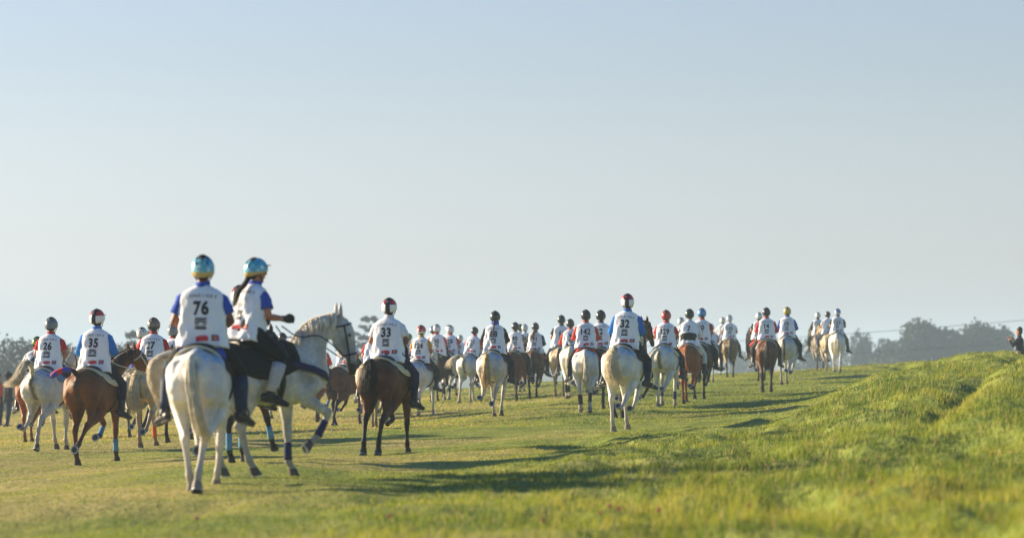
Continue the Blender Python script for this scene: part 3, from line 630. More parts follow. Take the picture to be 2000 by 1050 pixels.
    if breast:
        bm = bmesh.new(); tube(bm, curve([Vector((.34, -.295, 1.30))+U, Vector((.60, -.275, 1.24))+U, Vector((.80, -.19, 1.17))+U, Vector((.885, 0, 1.13))+U, Vector((.80, .19, 1.17))+U, Vector((.60, .275, 1.24))+U, Vector((.34, .295, 1.30))+U], 25), [(.014, .04)]*25, 8, Vector((0, 0, 1))); obj('breastplate', bm, padmat(breast), o)
    return o, up, sd
PADC = {'black': '15151a', 'navy': '1b2656', 'blue': '2c57b8', 'lightblue': '5a8fb8', 'red': 'c4211d', 'grey': '8d8f94', 'white': 'd9d6ce', 'cream': 'd8cfae', 'whitewebbing': 'dcdcd8', 'brown': '4e3020', 'orange': 'd8612a'}
def padmat(k): return mat('pad_'+k, PADC[k], .85, None, 25, .6, bump=.3)
mw = mat('tail_wrap', 'c4211d', .7, '2c45b8', 9, .12)
# ------------------------------------------------------------------ people
skinm = mat('skin', 'b9795a', .5, 'a5654a', 12, .5, spec=.3); skind = mat('skin_dark', '8a563c', .5, '6d4330', 12, .5)
def cloth(c, rough=.8): return mat('cloth_'+c, c, rough, None, 30, .7, bump=.25, bscale=60, spec=.15)
vestm = mat('bib_fabric', 'f2f3f7', .75, 'e6e8f0', 5, .6, bump=.35, bscale=9, spec=.2)
inkm = mat('bib_ink', '1d2233', .7, '2a3046', 30, .5); redm = mat('print_red', 'd8303a', .7, 'c02230', 20, .5); orangem = mat('print_orange', 'e08a3a', .7, 'd0702a', 60, .8); purplem = mat('print_purple', '5a4a94', .7, '7d3f6d', 60, .8)
whitep = mat('print_white', 'eceef2', .7, None, 20, .3); pinkm = mat('print_pink', 'dd8b9a', .7, None, 20, .3)
bootm = mat('boot_black', '121317', .45, '1e2026', 20, .6, spec=.4); solew = mat('boot_sole', '2c2c2e', .8, '6f6f72', 8, .3)
glovem = mat('glove_black', '16171b', .7, '22242a', 40, .6)
def tor(lean, twist, roll=0): return Matrix.Rotation(R_(twist), 3, 'Z') @ Matrix.Rotation(R_(roll), 3, 'X') @ Matrix.Rotation(R_(lean), 3, 'Y')
def jrider(lean=12, twist=0, roll=0, hyaw=0, hpitch=0, arms='rein', legs='long'):
    T = tor(lean, twist, roll); J = {'T': T}
    for s, k in ((1, 'L'), (-1, 'R')):
        sh = T @ Vector((0, s*.185, .462)); J['sh'+k] = sh
        el = sh+tor(lean*.3, twist) @ Vector((.01 if arms == 'rein' else .10, s*.10, -.245)); J['el'+k] = el
        wr = Vector((.34, s*.09, .17)) if arms == 'rein' else el+(tor(0, twist) @ Vector((.22, -s*.04, -.03)))
        if arms == 'low' : wr = Vector((.30, s*.12, .12))
        if arms == 'out' and s < 0: el = sh+Vector((.03, -.08, -.25)); J['elR'] = el; wr = el+Vector((.27, .08, -.02))
        d = (wr-el).normalized(); wr = el+d*.25; J['wr'+k] = wr; J['hd'+k] = d
        J['hip'+k] = Vector((0, s*.095, .07))
        if legs == 'long': kn, an, toe = Vector((.27, s*.35, -.27)), Vector((.12, s*.38, -.68)), Vector((.85, s*.50, -.22))
        elif legs == 'bent': kn, an, toe = Vector((.33, s*.35, -.20)), Vector((.08, s*.37, -.56)), Vector((.9, s*.35, -.15))
        elif legs == 'back': kn, an, toe = Vector((.22, s*.35, -.28)), Vector((-.04, s*.40, -.65)), Vector((.7, s*.70, -.25))
        J['kn'+k], J['an'+k], J['toe'+k] = kn, an, toe.normalized()
    J['neck'] = T @ Vector((0, 0, .56)); J['H'] = tor(hpitch, hyaw); J['head'] = J['neck']+Vector((.02+.05*math.sin(R_(lean)), 0, .175))
    return J
def jstand(arms='down'):
    T = tor(2, 0); J = {'T': T}
    for s, k in ((1, 'L'), (-1, 'R')):
        sh = Vector((0, s*.185, .462)); J['sh'+k] = sh
        if arms == 'down': el = sh+Vector((-.03, s*.05, -.28)); wr = el+Vector((.12, 0, -.22))
        else: el = sh+Vector((.16, s*.06, -.20)); wr = el+Vector((.14, -s*.07, .20))
        d = (wr-el).normalized(); J['el'+k], J['wr'+k], J['hd'+k] = el, el+d*.25, d
        J['hip'+k] = Vector((0, s*.095, .03)); J['kn'+k] = Vector((.05*s+.03, s*.12, -.39)); J['an'+k] = Vector((.06*s-.03, s*.13, -.80)); J['toe'+k] = Vector((.96, s*.25, -.04)).normalized()
    J['neck'] = Vector((0, 0, .56)); J['H'] = tor(0, 0); J['head'] = Vector((.03, 0, .735)); return J
def body_mesh(J, voxel):
    bm = bmesh.new(); T = J['T']; v = lambda *a: T @ Vector(a); yl = T @ Vector((0, 1, 0))
    tube(bm, [Vector((0, 0, .03)), v(0, 0, .12), v(.01, 0, .25), v(.01, 0, .38), v(0, 0, .47), v(0, 0, .52)], [(.105, .15), (.105, .15), (.095, .135), (.11, .155), (.10, .17), (.06, .12)], 16, yl)
    tube(bm, [v(0, 0, .50), J['neck'], J['head']-Vector((0, 0, .07))], [(.07, .08), (.056, .058), (.055, .055)], 12, yl)
    H = J['H']; C = J['head']; h = lambda *a: C+H @ Vector(a); hy = H @ Vector((0, 1, 0))
    tube(bm, [h(-.005, 0, .10), h(-.01, 0, .075), h(-.008, 0, .03), h(0, 0, -.02), h(.02, 0, -.06), h(.035, 0, -.10)], [(.05, .045), (.085, .068), (.10, .077), (.098, .073), (.078, .062), (.045, .038)], 14, hy)
    tube(bm, [h(.092, 0, .02), h(.112, 0, -.025), h(.105, 0, -.035)], [(.010, .010), (.017, .016), (.010, .014)], 8, hy)       # nose
    tube(bm, [h(.085, .03, .03), h(.092, 0, .033), h(.085, -.03, .03)], [.012]*3, 6)                                             # brow
    tube(bm, [h(.085, .022, -.066), h(.095, 0, -.066), h(.085, -.022, -.066)], [.009]*3, 6)                                      # lips
    for s in (1, -1): tube(bm, [h(-.005, s*.078, .02), h(-.01, s*.088, 0), h(0, s*.080, -.028)], [(.018, .008), (.022, .009), (.012, .008)], 8, hy)
    for k, s in (('L', 1), ('R', -1)):
        sh, el, wr, d = J['sh'+k], J['el'+k], J['wr'+k], J['hd'+k]
        tube(bm, [v(0, s*.10, .445), sh, sh.lerp(el, .3), el, el.lerp(wr, .25), wr], [.058, .056, .052, .041, .042, .028], 12)
        la = Vector((0, 0, 1))-d*d.z; la.normalize(); q = d.cross(la)
        pm = wr+d*.045; tube(bm, [wr, pm, wr+d*.085], [(.022, .03), (.020, .040), (.015, .038)], 10, la)
        for f in range(4):   # four fingers of unequal length curled round the rein
            a = wr+d*.085+la*(.030-.020*f); L = (.036, .042, .040, .030)[f]; cu = -q*s
            tube(bm, [a, a+d*L*.7+cu*.006, a+d*L*.75+cu*.030, a+d*L*.1+cu*.042], [.0095, .009, .0085, .0075], 7)
        a = wr+d*.03+la*.032; tube(bm, [a, a+d*.03+la*.018-q*s*.01, a+d*.055+la*.012-q*s*.03], [.011, .010, .008], 7)
        hp, kn, an, to = J['hip'+k], J['kn'+k], J['an'+k], J['toe'+k]
        tube(bm, [hp+Vector((0, 0, .02)), hp.lerp(kn, .3), hp.lerp(kn, .75), kn, kn.lerp(an, .3), kn.lerp(an, .75), an], [.092, .084, .062, .054, .054, .038, .036], 14)
        tube(bm, [an-to*.05-Vector((0, 0, .035)), an+to*.06-Vector((0, 0, .035)), an+to*.16-Vector((0, 0, .05))], [(.035, .034), (.034, .038), (.02, .034)], 10, Vector((0, 0, 1)).cross(to))
    return remesh('person_body', bm, voxel, 1)
def breeches_mesh(J, voxel, g=1.0):
    bm = bmesh.new(); T = J['T']; v = lambda *a: T @ Vector(a)
    tube(bm, [Vector((-.015, 0, .04)), v(0, 0, .10), v(.01, 0, .13)], [(.125, .165), (.108, .150), (.095, .135)], 16)
    for k in 'LR':
        hp, kn, an = J['hip'+k], J['kn'+k], J['an'+k]
        tube(bm, [hp+Vector((0, 0, .02)), hp.lerp(kn, .3), hp.lerp(kn, .75), kn, kn.lerp(an, .3), kn.lerp(an, .72), kn.lerp(an, .93)], [.112, .104, .084, .074, .073, .056, .052], 14)
    me = remesh('breeches', bm, voxel, 1)
    return me
def boot_bm(J, k):
    bm = bmesh.new(); kn, an, to = J['kn'+k], J['an'+k], J['toe'+k]
    tube(bm, [kn.lerp(an, .62), kn.lerp(an, .85), an], [.061, .056, .055], 12)
    side = Vector((0, 0, 1)).cross(to); z = Vector((0, 0, 1))
    tube(bm, [an-to*.075-z*.035, an-to*.03-z*.03, an+to*.06-z*.035, an+to*.15-z*.05, an+to*.205-z*.055], [(.045, .038), (.055, .042), (.048, .046), (.032, .048), (.018, .032)], 12, side)
    return bm
def sole_bm(J, k):
    bm = bmesh.new(); an, to = J['an'+k], J['toe'+k]; side = Vector((0, 0, 1)).cross(to); z = Vector((0, 0, 1))
    tube(bm, [an-to*.11-z*.082, an-to*.03-z*.083, an+to*.06-z*.084, an+to*.16-z*.085, an+to*.205-z*.082], [(.010, .028), (.011, .034), (.011, .038), (.010, .040), (.008, .02)], 10, side); return bm
def gaiter_bm(J, k):
    bm = bmesh.new(); kn, an = J['kn'+k], J['an'+k]; tube(bm, [kn.lerp(an, .14), kn.lerp(an, .35), kn.lerp(an, .7), kn.lerp(an, .92)], [.080, .081, .066, .060], 12, cap=False); return bm
# bib: torso-local surface, shared by the cloth and everything printed on it
VT = [(-.10, .268, .168), (.03, .250, .160), (.12, .238, .152), (.25, .230, .145), (.37, .230, .138), (.45, .226, .130), (.505, .205, .116), (.54, .165, .098), (.565, .115, .080), (.585, .078, .066)]
def vfold(a, z, seed):
    f = max(0, min(1, (.50-z)/.25)); ph = seed*1.7
    return f*(.011*math.sin(a*5+ph+z*6)+.008*math.sin(a*9-z*16+ph*2)+.006*math.sin(a*13+z*24+ph)+.004*math.sin(z*60+a*7+ph)*(1 if z < .2 else .5))+.004*math.sin(z*40+a*3+ph)*f
def vpoint(a, z, seed, off=0, shr=1):
    W, D = interp(VT, z)
    ca, sa = math.cos(a), math.sin(a); e = 2/2.35; o = off+vfold(a, z, seed)
    return Vector((math.copysign(abs(ca)**e, ca)*(D*shr+o), math.copysign(abs(sa)**e, sa)*(W*shr+o), z))
def vest_mesh(seed, hem):
    bm = bmesh.new(); n = 56; zs = [lerp(hem, .40, k/14) for k in range(15)]+[.43, .46, .485, .505, .525, .54, .555, .57, .585]
    out = [[vpoint(6.2832*k/n, z+(.015*math.sin(6.2832*k/n*3+seed) if z == hem else 0), seed) for k in range(n)] for z in zs]
    inn = [[vpoint(6.2832*k/n, z, seed, -.006) for k in range(n)] for z in (zs[0], zs[1])]
    rings(bm, [inn[1], inn[0]]+out, False); return bm_mesh('bib', bm)
def back_pt(s, z, seed, off=.004):
    """s = metres to the rider's right across the back"""
    W, D = interp(VT, z); e = min(.999, abs(s)/W); sa = e**(2.35/2); a = math.pi-math.asin(-math.copysign(sa, s))
    a = math.pi+math.asin(max(-.999, min(.999, math.copysign(sa, s))))
    return vpoint(a, z, seed, off)
def print_mesh(name, bm, cx, cz, seed, ang=0, off=.004, step=.018):
    """flat drawing (x right, y up) cut into small facets and laid on the bib's back"""
    xs = [v.co.x for v in bm.verts]; ys = [v.co.y for v in bm.verts]
    for ax, lo, hi in ((0, min(xs), max(xs)), (1, min(ys), max(ys))):
        q = lo+step
        while q < hi:
            no = (1, 0, 0) if ax == 0 else (0, 1, 0); bmesh.ops.bisect_plane(bm, geom=bm.verts[:]+bm.edges[:]+bm.faces[:], plane_co=(q if ax == 0 else 0, q if ax == 1 else 0, 0), plane_no=no); q += step
    ca, sa = math.cos(ang), math.sin(ang)
    for v in bm.verts: x, y = v.co.x, v.co.y; v.co = back_pt(cx+x*ca-y*sa, cz+x*sa+y*ca, seed, off)
    return bm_mesh(name, bm, False)
def text_bm(txt, height, sx=.8, bold=.03, sp=1.0):
    cu = bpy.data.curves.new('t', 'FONT'); cu.body = txt; cu.align_x = 'CENTER'; cu.offset = bold; cu.space_character = sp; cu.resolution_u = 3
    o = bpy.data.objects.new('t', cu); scene.collection.objects.link(o); me = bpy.data.meshes.new_from_object(o.evaluated_get(bpy.context.evaluated_depsgraph_get()))
    bpy.data.objects.remove(o); bm = bmesh.new(); bm.from_mesh(me); bpy.data.meshes.remove(me)
    ys = [v.co.y for v in bm.verts]; xs = [v.co.x for v in bm.verts]; k = height/(max(ys)-min(ys)); mx_ = (max(xs)+min(xs))/2; my = (max(ys)+min(ys))/2
    for v in bm.verts: v.co = Vector(((v.co.x-mx_)*k*sx, (v.co.y-my)*k, 0))
    bmesh.ops.remove_doubles(bm, verts=bm.verts, dist=1e-5); return bm
def poly(bm, pts): bm.faces.new([bm.verts.new((x, y, 0)) for x, y in pts])
def logo_bm(s):
    bm = bmesh.new(); c = (0, -.12*s)
    def edge(a):   # where the ray leaves the upper box
        dx, dy = math.cos(a), math.sin(a); t = min((.5*s)/abs(dx) if abs(dx) > 1e-6 else 9, (.5*s-c[1])/dy if dy > 1e-6 else 9); return (c[0]+dx*t, c[1]+dy*t)
    N = 8
    for k in range(N):
        a0, a1 = math.pi*(k+.12)/N, math.pi*(k+.78)/N; r = .20*s
        poly(bm, [(c[0]+r*math.cos(a0), c[1]+r*math.sin(a0)), edge(a0), edge(a1), (c[0]+r*math.cos(a1), c[1]+r*math.sin(a1))])
    poly(bm, [(-.5*s, .5*s), (-.5*s, .42*s), (.5*s, .42*s), (.5*s, .5*s)])
    poly(bm, [(-.5*s, -.20*s), (-.5*s, -.30*s), (.5*s, -.24*s), (.5*s, -.17*s)]); poly(bm, [(-.5*s, -.34*s), (-.5*s, -.5*s), (.5*s, -.5*s), (.5*s, -.28*s)])
    return bm
PM = {}
def cached(key, fn):
    if key not in PM: PM[key] = fn()
    return PM[key]
def put(name, me, m, parent, M): o = mesh_obj(name, me, m, parent); o.matrix_local = M; return o
def helmet_mat(key):
    k = 'helmet_'+key
    if k in MC: return MC[k]
    m = bpy.data.materials.new(k); m.use_nodes = True; MC[k] = m; n, l = m.node_tree.nodes, m.node_tree.links; b = n['Principled BSDF']; b.inputs['Roughness'].default_value = .3
    tc = n.new('ShaderNodeTexCoord').outputs['Object']; mp_ = n.new('ShaderNodeMapping'); mp_.inputs['Location'].default_value = (0, 0, .06); l.new(tc, mp_.inputs[0]); sp_ = n.new('ShaderNodeSeparateXYZ'); l.new(mp_.outputs[0], sp_.inputs[0]); h = lambda c: hexc(c)[:3]
    if key == 'bands':      # navy crown stripe, red upper sides, white lower sides
        z = ramp(n, l, sp_.outputs[2], [(0, h('e8e8ea')), (.098, h('c5262c'))]); 
        n2 = z.node.color_ramp; n2.interpolation = 'CONSTANT'
        ab = n.new('ShaderNodeMath'); ab.operation = 'ABSOLUTE'; l.new(sp_.outputs[1], ab.inputs[0]); f = ramp(n, l, ab.outputs[0], [(0, (1, 1, 1)), (.032, (0, 0, 0))]); f.node.color_ramp.interpolation = 'CONSTANT'
        c = mixc(n, l, f, z, h('1a2140'))
        t = ramp(n, l, sp_.outputs[2], [(0, (0, 0, 0)), (.176, (1, 1, 1))]); t.node.color_ramp.interpolation = 'CONSTANT'; c = mixc(n, l, t, c, h('1a2140'))
    elif key in ('turq', 'multi', 'yelgreen', 'yellow', 'redwhite', 'bluewhite', 'greyorange', 'lightblue', 'whiteblue'):
        A = {'turq': ('66bcd4', 'c4e6ec', '3f9dc0', 'c4ab66'), 'multi': ('2d6fc0', 'e4e4e4', '2d6fc0', '222222'), 'yelgreen': ('3c7a3a', 'd9cf3a', '2f5d30', '2a3a20'), 'yellow': ('c9ab3c', '4a4420', 'd8bb4a', 'b59b3a'),
             'redwhite': ('c22a30', 'e6dede', 'b02028', 'd8d8d8'), 'bluewhite': ('3a78c4', 'dfe6ec', '2c5fa8', 'dfe3e8'), 'greyorange': ('5a6468', '39454a', 'a86a3a', '2c3336'), 'lightblue': ('4f9ad0', '6fb4dc', '3b86c2', '2f6fa8'), 'whiteblue': ('dfe3e8', 'c8d0da', '3a5fa8', 'dfe3e8')}[key]
        wv = n.new('ShaderNodeTexVoronoi'); wv.inputs['Scale'].default_value = 15; l.new(tc, wv.inputs['Vector'])
        c = ramp(n, l, wv.outputs['Distance'], [(.28, h(A[1])), (.42, h(A[0])), (.8, h(A[2]))])
        t = ramp(n, l, sp_.outputs[2], [(0, (1, 1, 1)), (.036, (0, 0, 0))]); t.node.color_ramp.interpolation = 'CONSTANT'; c = mixc(n, l, t, c, h(A[3]))
    else:
        c = ramp(n, l, gnoise(n, l, tc, 18, 3), [(.35, h(key)), (.7, tuple(x*.8 for x in h(key)))])
    l.new(c, b.inputs['Base Color']); return m
def helmet_bm():
    bm = bmesh.new(); n = 28; rr = []
    for i, t in enumerate((-20, -8, 4, 16, 28, 40, 52, 64, 74, 82, 87)):
        t = R_(t); r = math.cos(t); row = []
        for k in range(n):
            a = 6.2832*k/n; rid = .004*math.sin(math.sin(a)*9)*math.sin(max(0, t))*2
            x = math.cos(a)*(.142+rid)*r-.012; y = math.sin(a)*(.117+rid)*r; z = .142*math.sin(t)+(.026*math.cos(a)*min(1, (.3-t)*2) if t < .3 else 0)
            row.append(Vector((x, y, z)))
        rr.append(row)
    inner = [Vector((p.x*.9, p.y*.9, p.z+.004)) for p in rr[0]]; rings(bm, [inner]+rr, True); return bm
def vents_bm():
    bm = bmesh.new()
    for yy in (-.055, 0, .055):
        for t0, t1 in ((110, 130), (138, 158)) if yy else ((100, 118), (126, 150)):
            P = []
            for q in range(5):
                t = R_(lerp(t0, t1, q/4)); rr_ = math.sqrt(max(.0, 1-(yy/.113)**2)); P.append(Vector((math.cos(t)*.1445*rr_-.012, yy, .144*math.sin(t)*rr_+.001)))
            tube(bm, P, [(.003, .002), (.004, .009), (.004, .010), (.004, .009), (.003, .002)], 8)
    return bm
def visor_bm():
    bm = bmesh.new(); P = [Vector((math.cos(R_(a))*.160-.01, math.sin(R_(a))*.105, .036+.01*math.cos(R_(a)))) for a in range(-48, 49, 12)]; tube(bm, P, [(.006, .018)]*len(P), 8, Vector((1, 0, 0))); return bm
def strap_bm():
    bm = bmesh.new()
    for s in (1, -1): tube(bm, [Vector((-.03, s*.09, -.005)), Vector((.0, s*.090, -.07)), Vector((.045, s*.05, -.13)), Vector((.06, 0, -.145))], [.007]*4, 5); tube(bm, [Vector((.05, s*.085, .0)), Vector((.0, s*.090, -.07))], [.006]*2, 5)
    return bm
def person(name, label, J, world, jk, voxel, shirt='short', shirtc='e9e9ee', bib=None, seed=0, pants='15171d', helmet=None, hair=None, gaiter=None, hem=None, collar=True, skin=None, boots=True, brim=True, hairc='1d1512', scarf=None, stripe=None, bibhem=-.09, group=None, gloves=True, eyes=False, tail_=None, pack=None, word=True, hairstyle=None, cat='person', cap=None, jacket=False):
    o = mesh_obj('person', cached(('body', jk, voxel), lambda: body_mesh(J, voxel)), skin or skinm); tag(o, label, cat, group); o.matrix_world = world
    I = Matrix.Identity(4); TM_ = J['T'].to_4x4()
    mesh_obj('breeches', cached(('br', jk, voxel), lambda: breeches_mesh(J, max(voxel, .012))), cloth(pants), o)
    for k in 'LR':
        bt = mesh_obj('boot', cached(('bo', jk, k), lambda: bm_mesh('boot', boot_bm(J, k))), bootm if boots is True else cloth(boots), o)
        mesh_obj('sole', cached(('so', jk, k), lambda: bm_mesh('sole', sole_bm(J, k))), solew, bt)
        if gaiter: mesh_obj('half_chap', cached(('ga', jk, k), lambda: bm_mesh('half_chap', gaiter_bm(J, k))), cloth(gaiter, .6), o)
    # shirt
    def shirt_():
        bm = bmesh.new(); T = J['T']; v = lambda *a: T @ Vector(a)
        for k, s in (('L', 1), ('R', -1)):
            sh, el, wr = J['sh'+k], J['el'+k], J['wr'+k]
            if shirt == 'short': tube(bm, [v(0, s*.11, .460), v(0, s*.165, .466), v(0, s*.195, .445), sh.lerp(el, .28), sh.lerp(el, .45), sh.lerp(el, .66)], [.050, .062, .068, .071, .073, .077], 14, cap=False)
            else:
                a, b_ = sh.lerp(el, .5), el.lerp(wr, .5)
                tube(bm, [v(0, s*.11, .460), v(0, s*.165, .466), v(0, s*.195, .445), sh.lerp(el, .28), sh.lerp(el, .5), sh.lerp(el, .75), el, el.lerp(wr, .2), el.lerp(wr, .45), el.lerp(wr, .7), el.lerp(wr, .95)], [.050, .062, .068, .068, .070, .061, .064, .054, .056, .046, .036], 14, cap=False)
        tube(bm, [v(0, 0, .52), v(0, 0, .57), v(.005, 0, .60), v(.005, 0, .625)], [(.085, .10), (.075, .085), (.070, .074), (.067, .069)], 18, T @ Vector((0, 1, 0)), cap=False)
        if hem: tube(bm, [v(0, 0, .06), v(-.003, 0, -.04), v(-.006, 0, -.11), v(-.01, 0, -.15)], [(.120, .195), (.130, .212), (.150, .240), (.160, .252)], 26, T @ Vector((0, 1, 0)), cap=False)
        elif jacket: tube(bm, [v(0, 0, .53), v(0, 0, .45), v(0, 0, .25), v(0, 0, .0), v(0, 0, -.08)], [(.09, .15), (.135, .20), (.14, .19), (.15, .195), (.15, .20)], 24, T @ Vector((0, 1, 0)), cap=False)
        me = bm_mesh('shirt', bm)
        # soft cloth wrinkles
        for vv in me.vertices: vv.co += vv.normal*(.004*math.sin(vv.co.z*70+vv.co.y*30+seed)+.003*math.sin(vv.co.x*55+vv.co.z*31))
        return me
    shb = mesh_obj('shirt', cached(('sh', jk, shirt, bool(hem), jacket), shirt_), cloth(shirtc), o)
    if bib is not None:
        sv = seed % 6
        b_ = put('bib', cached(('bib', sv, bibhem), lambda: vest_mesh(sv, bibhem)), vestm, o, TM_)
        cxn = 0
        if bib:
            put('printed_number', cached(('num', bib, sv), lambda: print_mesh('printed_number', text_bm(bib, .150, .80, .045, 1.1), .0, .350, sv)), inkm, b_, I)
        if word:
            def word_():
                bm = bmesh.new(); s = 'LONGINES'; ws = [.036]*8
                for i, chh in enumerate(s):
                    x = (i-3.5)*.040; tb = text_bm(chh, .034, .95 if chh != 'I' else .9, .012); a = -x*.55
                    for vv in tb.verts: X_, Y_ = vv.co.x, vv.co.y; vv.co = Vector((x+X_*math.cos(a)-Y_*math.sin(a), .475-x*x*.55+X_*math.sin(a)+Y_*math.cos(a), 0))
                    me = bpy.data.meshes.new('w'); tb.to_mesh(me); tb.free(); bm.from_mesh(me); bpy.data.meshes.remove(me)
                return print_mesh('printed_word', bm, 0, 0, sv)
            put('printed_word', cached(('word', sv), word_), inkm, b_, I)
        if word or pack is None:
            put('printed_logo', cached(('logo', sv), lambda: print_mesh('printed_logo', logo_bm(.115), .0, .195, sv)), inkm, b_, I)
            def rect(w, h_, **k):
                bm = bmesh.new(); poly(bm, [(-w/2, -h_/2), (w/2, -h_/2), (w/2, h_/2), (-w/2, h_/2)]); return bm
            put('printed_label', cached(('lab', sv), lambda: print_mesh('printed_label', rect(.125, .048), .012, .045, sv)), redm, b_, I)
            put('printed_stripe', cached(('labt', sv), lambda: print_mesh('printed_stripe', rect(.075, .012), .022, .075, sv, 0, .006)), pinkm, b_, I)
            put('printed_emblem', cached(('emb', sv), lambda: print_mesh('printed_emblem', rect(.070, .062), .140, .055, sv)), purplem, b_, I)
            def star():
                bm = bmesh.new(); poly(bm, [((.026 if k % 2 else .017)*math.cos(6.283*k/12), (.026 if k % 2 else .017)*math.sin(6.283*k/12)) for k in range(12)]); return bm
            put('printed_flower', cached(('emc', sv), lambda: print_mesh('e', star(), .140, .055, sv, 0, .006)), orangem, b_, I)
    # head gear
    HM = Matrix.Translation(J['head']) @ J['H'].to_4x4() @ Matrix.Translation((0, 0, .018)) @ Matrix.Rotation(R_(-4), 4, 'Y')
    if helmet:
        def hm_():
            bm = helmet_bm(); k = len(bm.faces); vb = vents_bm(); me = bpy.data.meshes.new('v'); vb.to_mesh(me); vb.free(); bm.from_mesh(me); bpy.data.meshes.remove(me); bm.faces.ensure_lookup_table()
            for f in bm.faces[k:]: f.material_index = 1
            return bm_mesh('helmet', bm)
        he = put('helmet', cached('helmet', hm_), [helmet_mat(helmet), bootm], o, HM)
        put('helmet_visor', cached('visor', lambda: bm_mesh('visor', visor_bm())), bootm, he, I)
        put('helmet_strap', cached('strap', lambda: bm_mesh('strap', strap_bm())), bootm, he, I)
    if cap:
        def cap_():
            bm = bmesh.new(); tube(bm, [Vector((-.01, 0, .02)), Vector((-.01, 0, .06)), Vector((-.01, 0, .095)), Vector((-.01, 0, .115))], [(.122, .102), (.120, .101), (.10, .085), (.05, .045)], 18)
            tube(bm, [Vector((.10, 0, .035)), Vector((.16, 0, .030)), Vector((.205, 0, .018))], [(.006, .07), (.006, .065), (.005, .04)], 12); return bm_mesh('cap', bm)
        put('cap', cached('cap', cap_), cloth(cap), o, HM)
    if hairstyle or True:
        def hair_():
            bm = bmesh.new(); tube(bm, [Vector((-.03, 0, .07)), Vector((-.035, 0, .02)), Vector((-.042, 0, -.035)), Vector((-.045, 0, -.075))], [(.083, .078), (.085, .084), (.070, .074), (.045, .055)], 16)
            rg = random.Random(4)
            for k in range(60):
                a = rg.uniform(100, 260); a = R_(a); p = Vector((-.02+math.cos(a)*.088, math.sin(a)*.080, rg.uniform(-.03, .03))); tube(bm, [p, p+Vector((math.cos(a)*.004, math.sin(a)*.002, -.035)), p+Vector((.004, 0, -.065))], [.006, .006, .001], 4, cap=False)
            if hairstyle == 'bare': tube(bm, [Vector((-.015, 0, .03)), Vector((-.012, 0, .08)), Vector((-.012, 0, .112))], [(.105, .086), (.095, .078), (.05, .045)], 16)
            return bm_mesh('hair', bm)
        put('hair', cached(('hair', hairstyle == 'bare'), hair_), mat('hair_p_'+hairc, hairc, .6, None, 40, .8), o, HM)
    if hairstyle in ('braid', 'loose', 'pony'):
        T = J['T']; b0 = J['head']+J['H'] @ Vector((-.09, 0, -.04)); bm = bmesh.new(); rg = random.Random(8)
        if hairstyle == 'braid':
            P = [b0, T @ Vector((-.155, 0, .50)), T @ Vector((-.17, .01, .38)), T @ Vector((-.175, .01, .27))]; cc = curve(P, 26)
            tube(bm, cc, [(.020+.006*math.sin(k*1.4))*(1-.4*k/25) for k in range(26)], 8)
        else:
            fl = hairstyle == 'loose'
            P = [b0, T @ Vector((-.15, .03 if fl else 0, .54)), T @ Vector((-.20, .07 if fl else .02, .45)), T @ Vector((-.19, .09 if fl else .06, .35 if fl else .27))]
            tube(bm, curve(P, 8), [.035, .045, .045, .045, .04, .03, .02, .006] if fl else [.022, .028, .03, .03, .027, .022, .015, .005], 8); strands(bm, P, 110, .006, .03, .05 if fl else .025, rg, 1, 8)
        obj('braid' if hairstyle == 'braid' else 'ponytail', bm, mat('hair_p_'+hairc, hairc, .6, None, 40, .8), o)
    if scarf:
        bm = bmesh.new(); n0 = J['neck']; tube(bm, [n0-Vector((0, 0, .01)), n0+Vector((0, 0, .03)), n0+Vector((.0, 0, .075)), n0+Vector((0, 0, .10))], [(.088, .092), (.085, .088), (.088, .09), (.07, .075)], 18); obj('scarf', bm, cloth(scarf), o)
    if pack:
        bm = bmesh.new(); T = J['T']; tube(bm, [T @ Vector((-.01, 0, z)) for z in (.05, .10, .18, .24)], [(.160, .228), (.172, .238), (.170, .238), (.158, .226)], 24, T @ Vector((0, 1, 0)), cap=False)
        tube(bm, [T @ Vector((-.15, y, .145)) for y in (-.12, -.06, 0, .06, .12)], [(.03, .085), (.045, .10), (.05, .105), (.045, .10), (.03, .085)], 12, Vector((0, 0, 1))); obj('waist_pack', bm, cloth(pack), o)
    if gloves:
        for k, s in (('L', 1), ('R', -1)):
            def gl():
                bm = bmesh.new(); d = J['hd'+k]; wr = J['wr'+k]; la = Vector((0, 0, 1))-d*d.z; la.normalize(); q = d.cross(la)
                tube(bm, [wr-d*.03, wr, wr+d*.045, wr+d*.09], [(.036, .038), (.033, .037), (.029, .048), (.024, .047)], 10, la)
                for f in range(4):
                    a = wr+d*.085+la*(.030-.020*f); L = (.036, .042, .040, .030)[f]; cu = -q*s
                    tube(bm, [a, a+d*L*.7+cu*.006, a+d*L*.75+cu*.030, a+d*L*.1+cu*.042], [.0150, .0148, .0140, .013], 7)
                a = wr+d*.03+la*.032; tube(bm, [a, a+d*.03+la*.018-q*s*.01, a+d*.055+la*.012-q*s*.03], [.017, .016, .014], 7)
                return bm_mesh('glove', bm)
            mesh_obj('glove', cached(('gl', jk, k), gl), glovem, o)
    if eyes:
        for s in (1, -1):
            def ey():
                bm = bmesh.new(); bmesh.ops.create_uvsphere(bm, u_segments=10, v_segments=8, radius=.0125); return bm_mesh('eye', bm)
            put('eye', cached('eye', ey), mat('eye_p', '241812', .2, 'e8e4e0', 90, .3), o, Matrix.Translation(J['head']+J['H'] @ Vector((.083, s*.031, .008))))
    return o
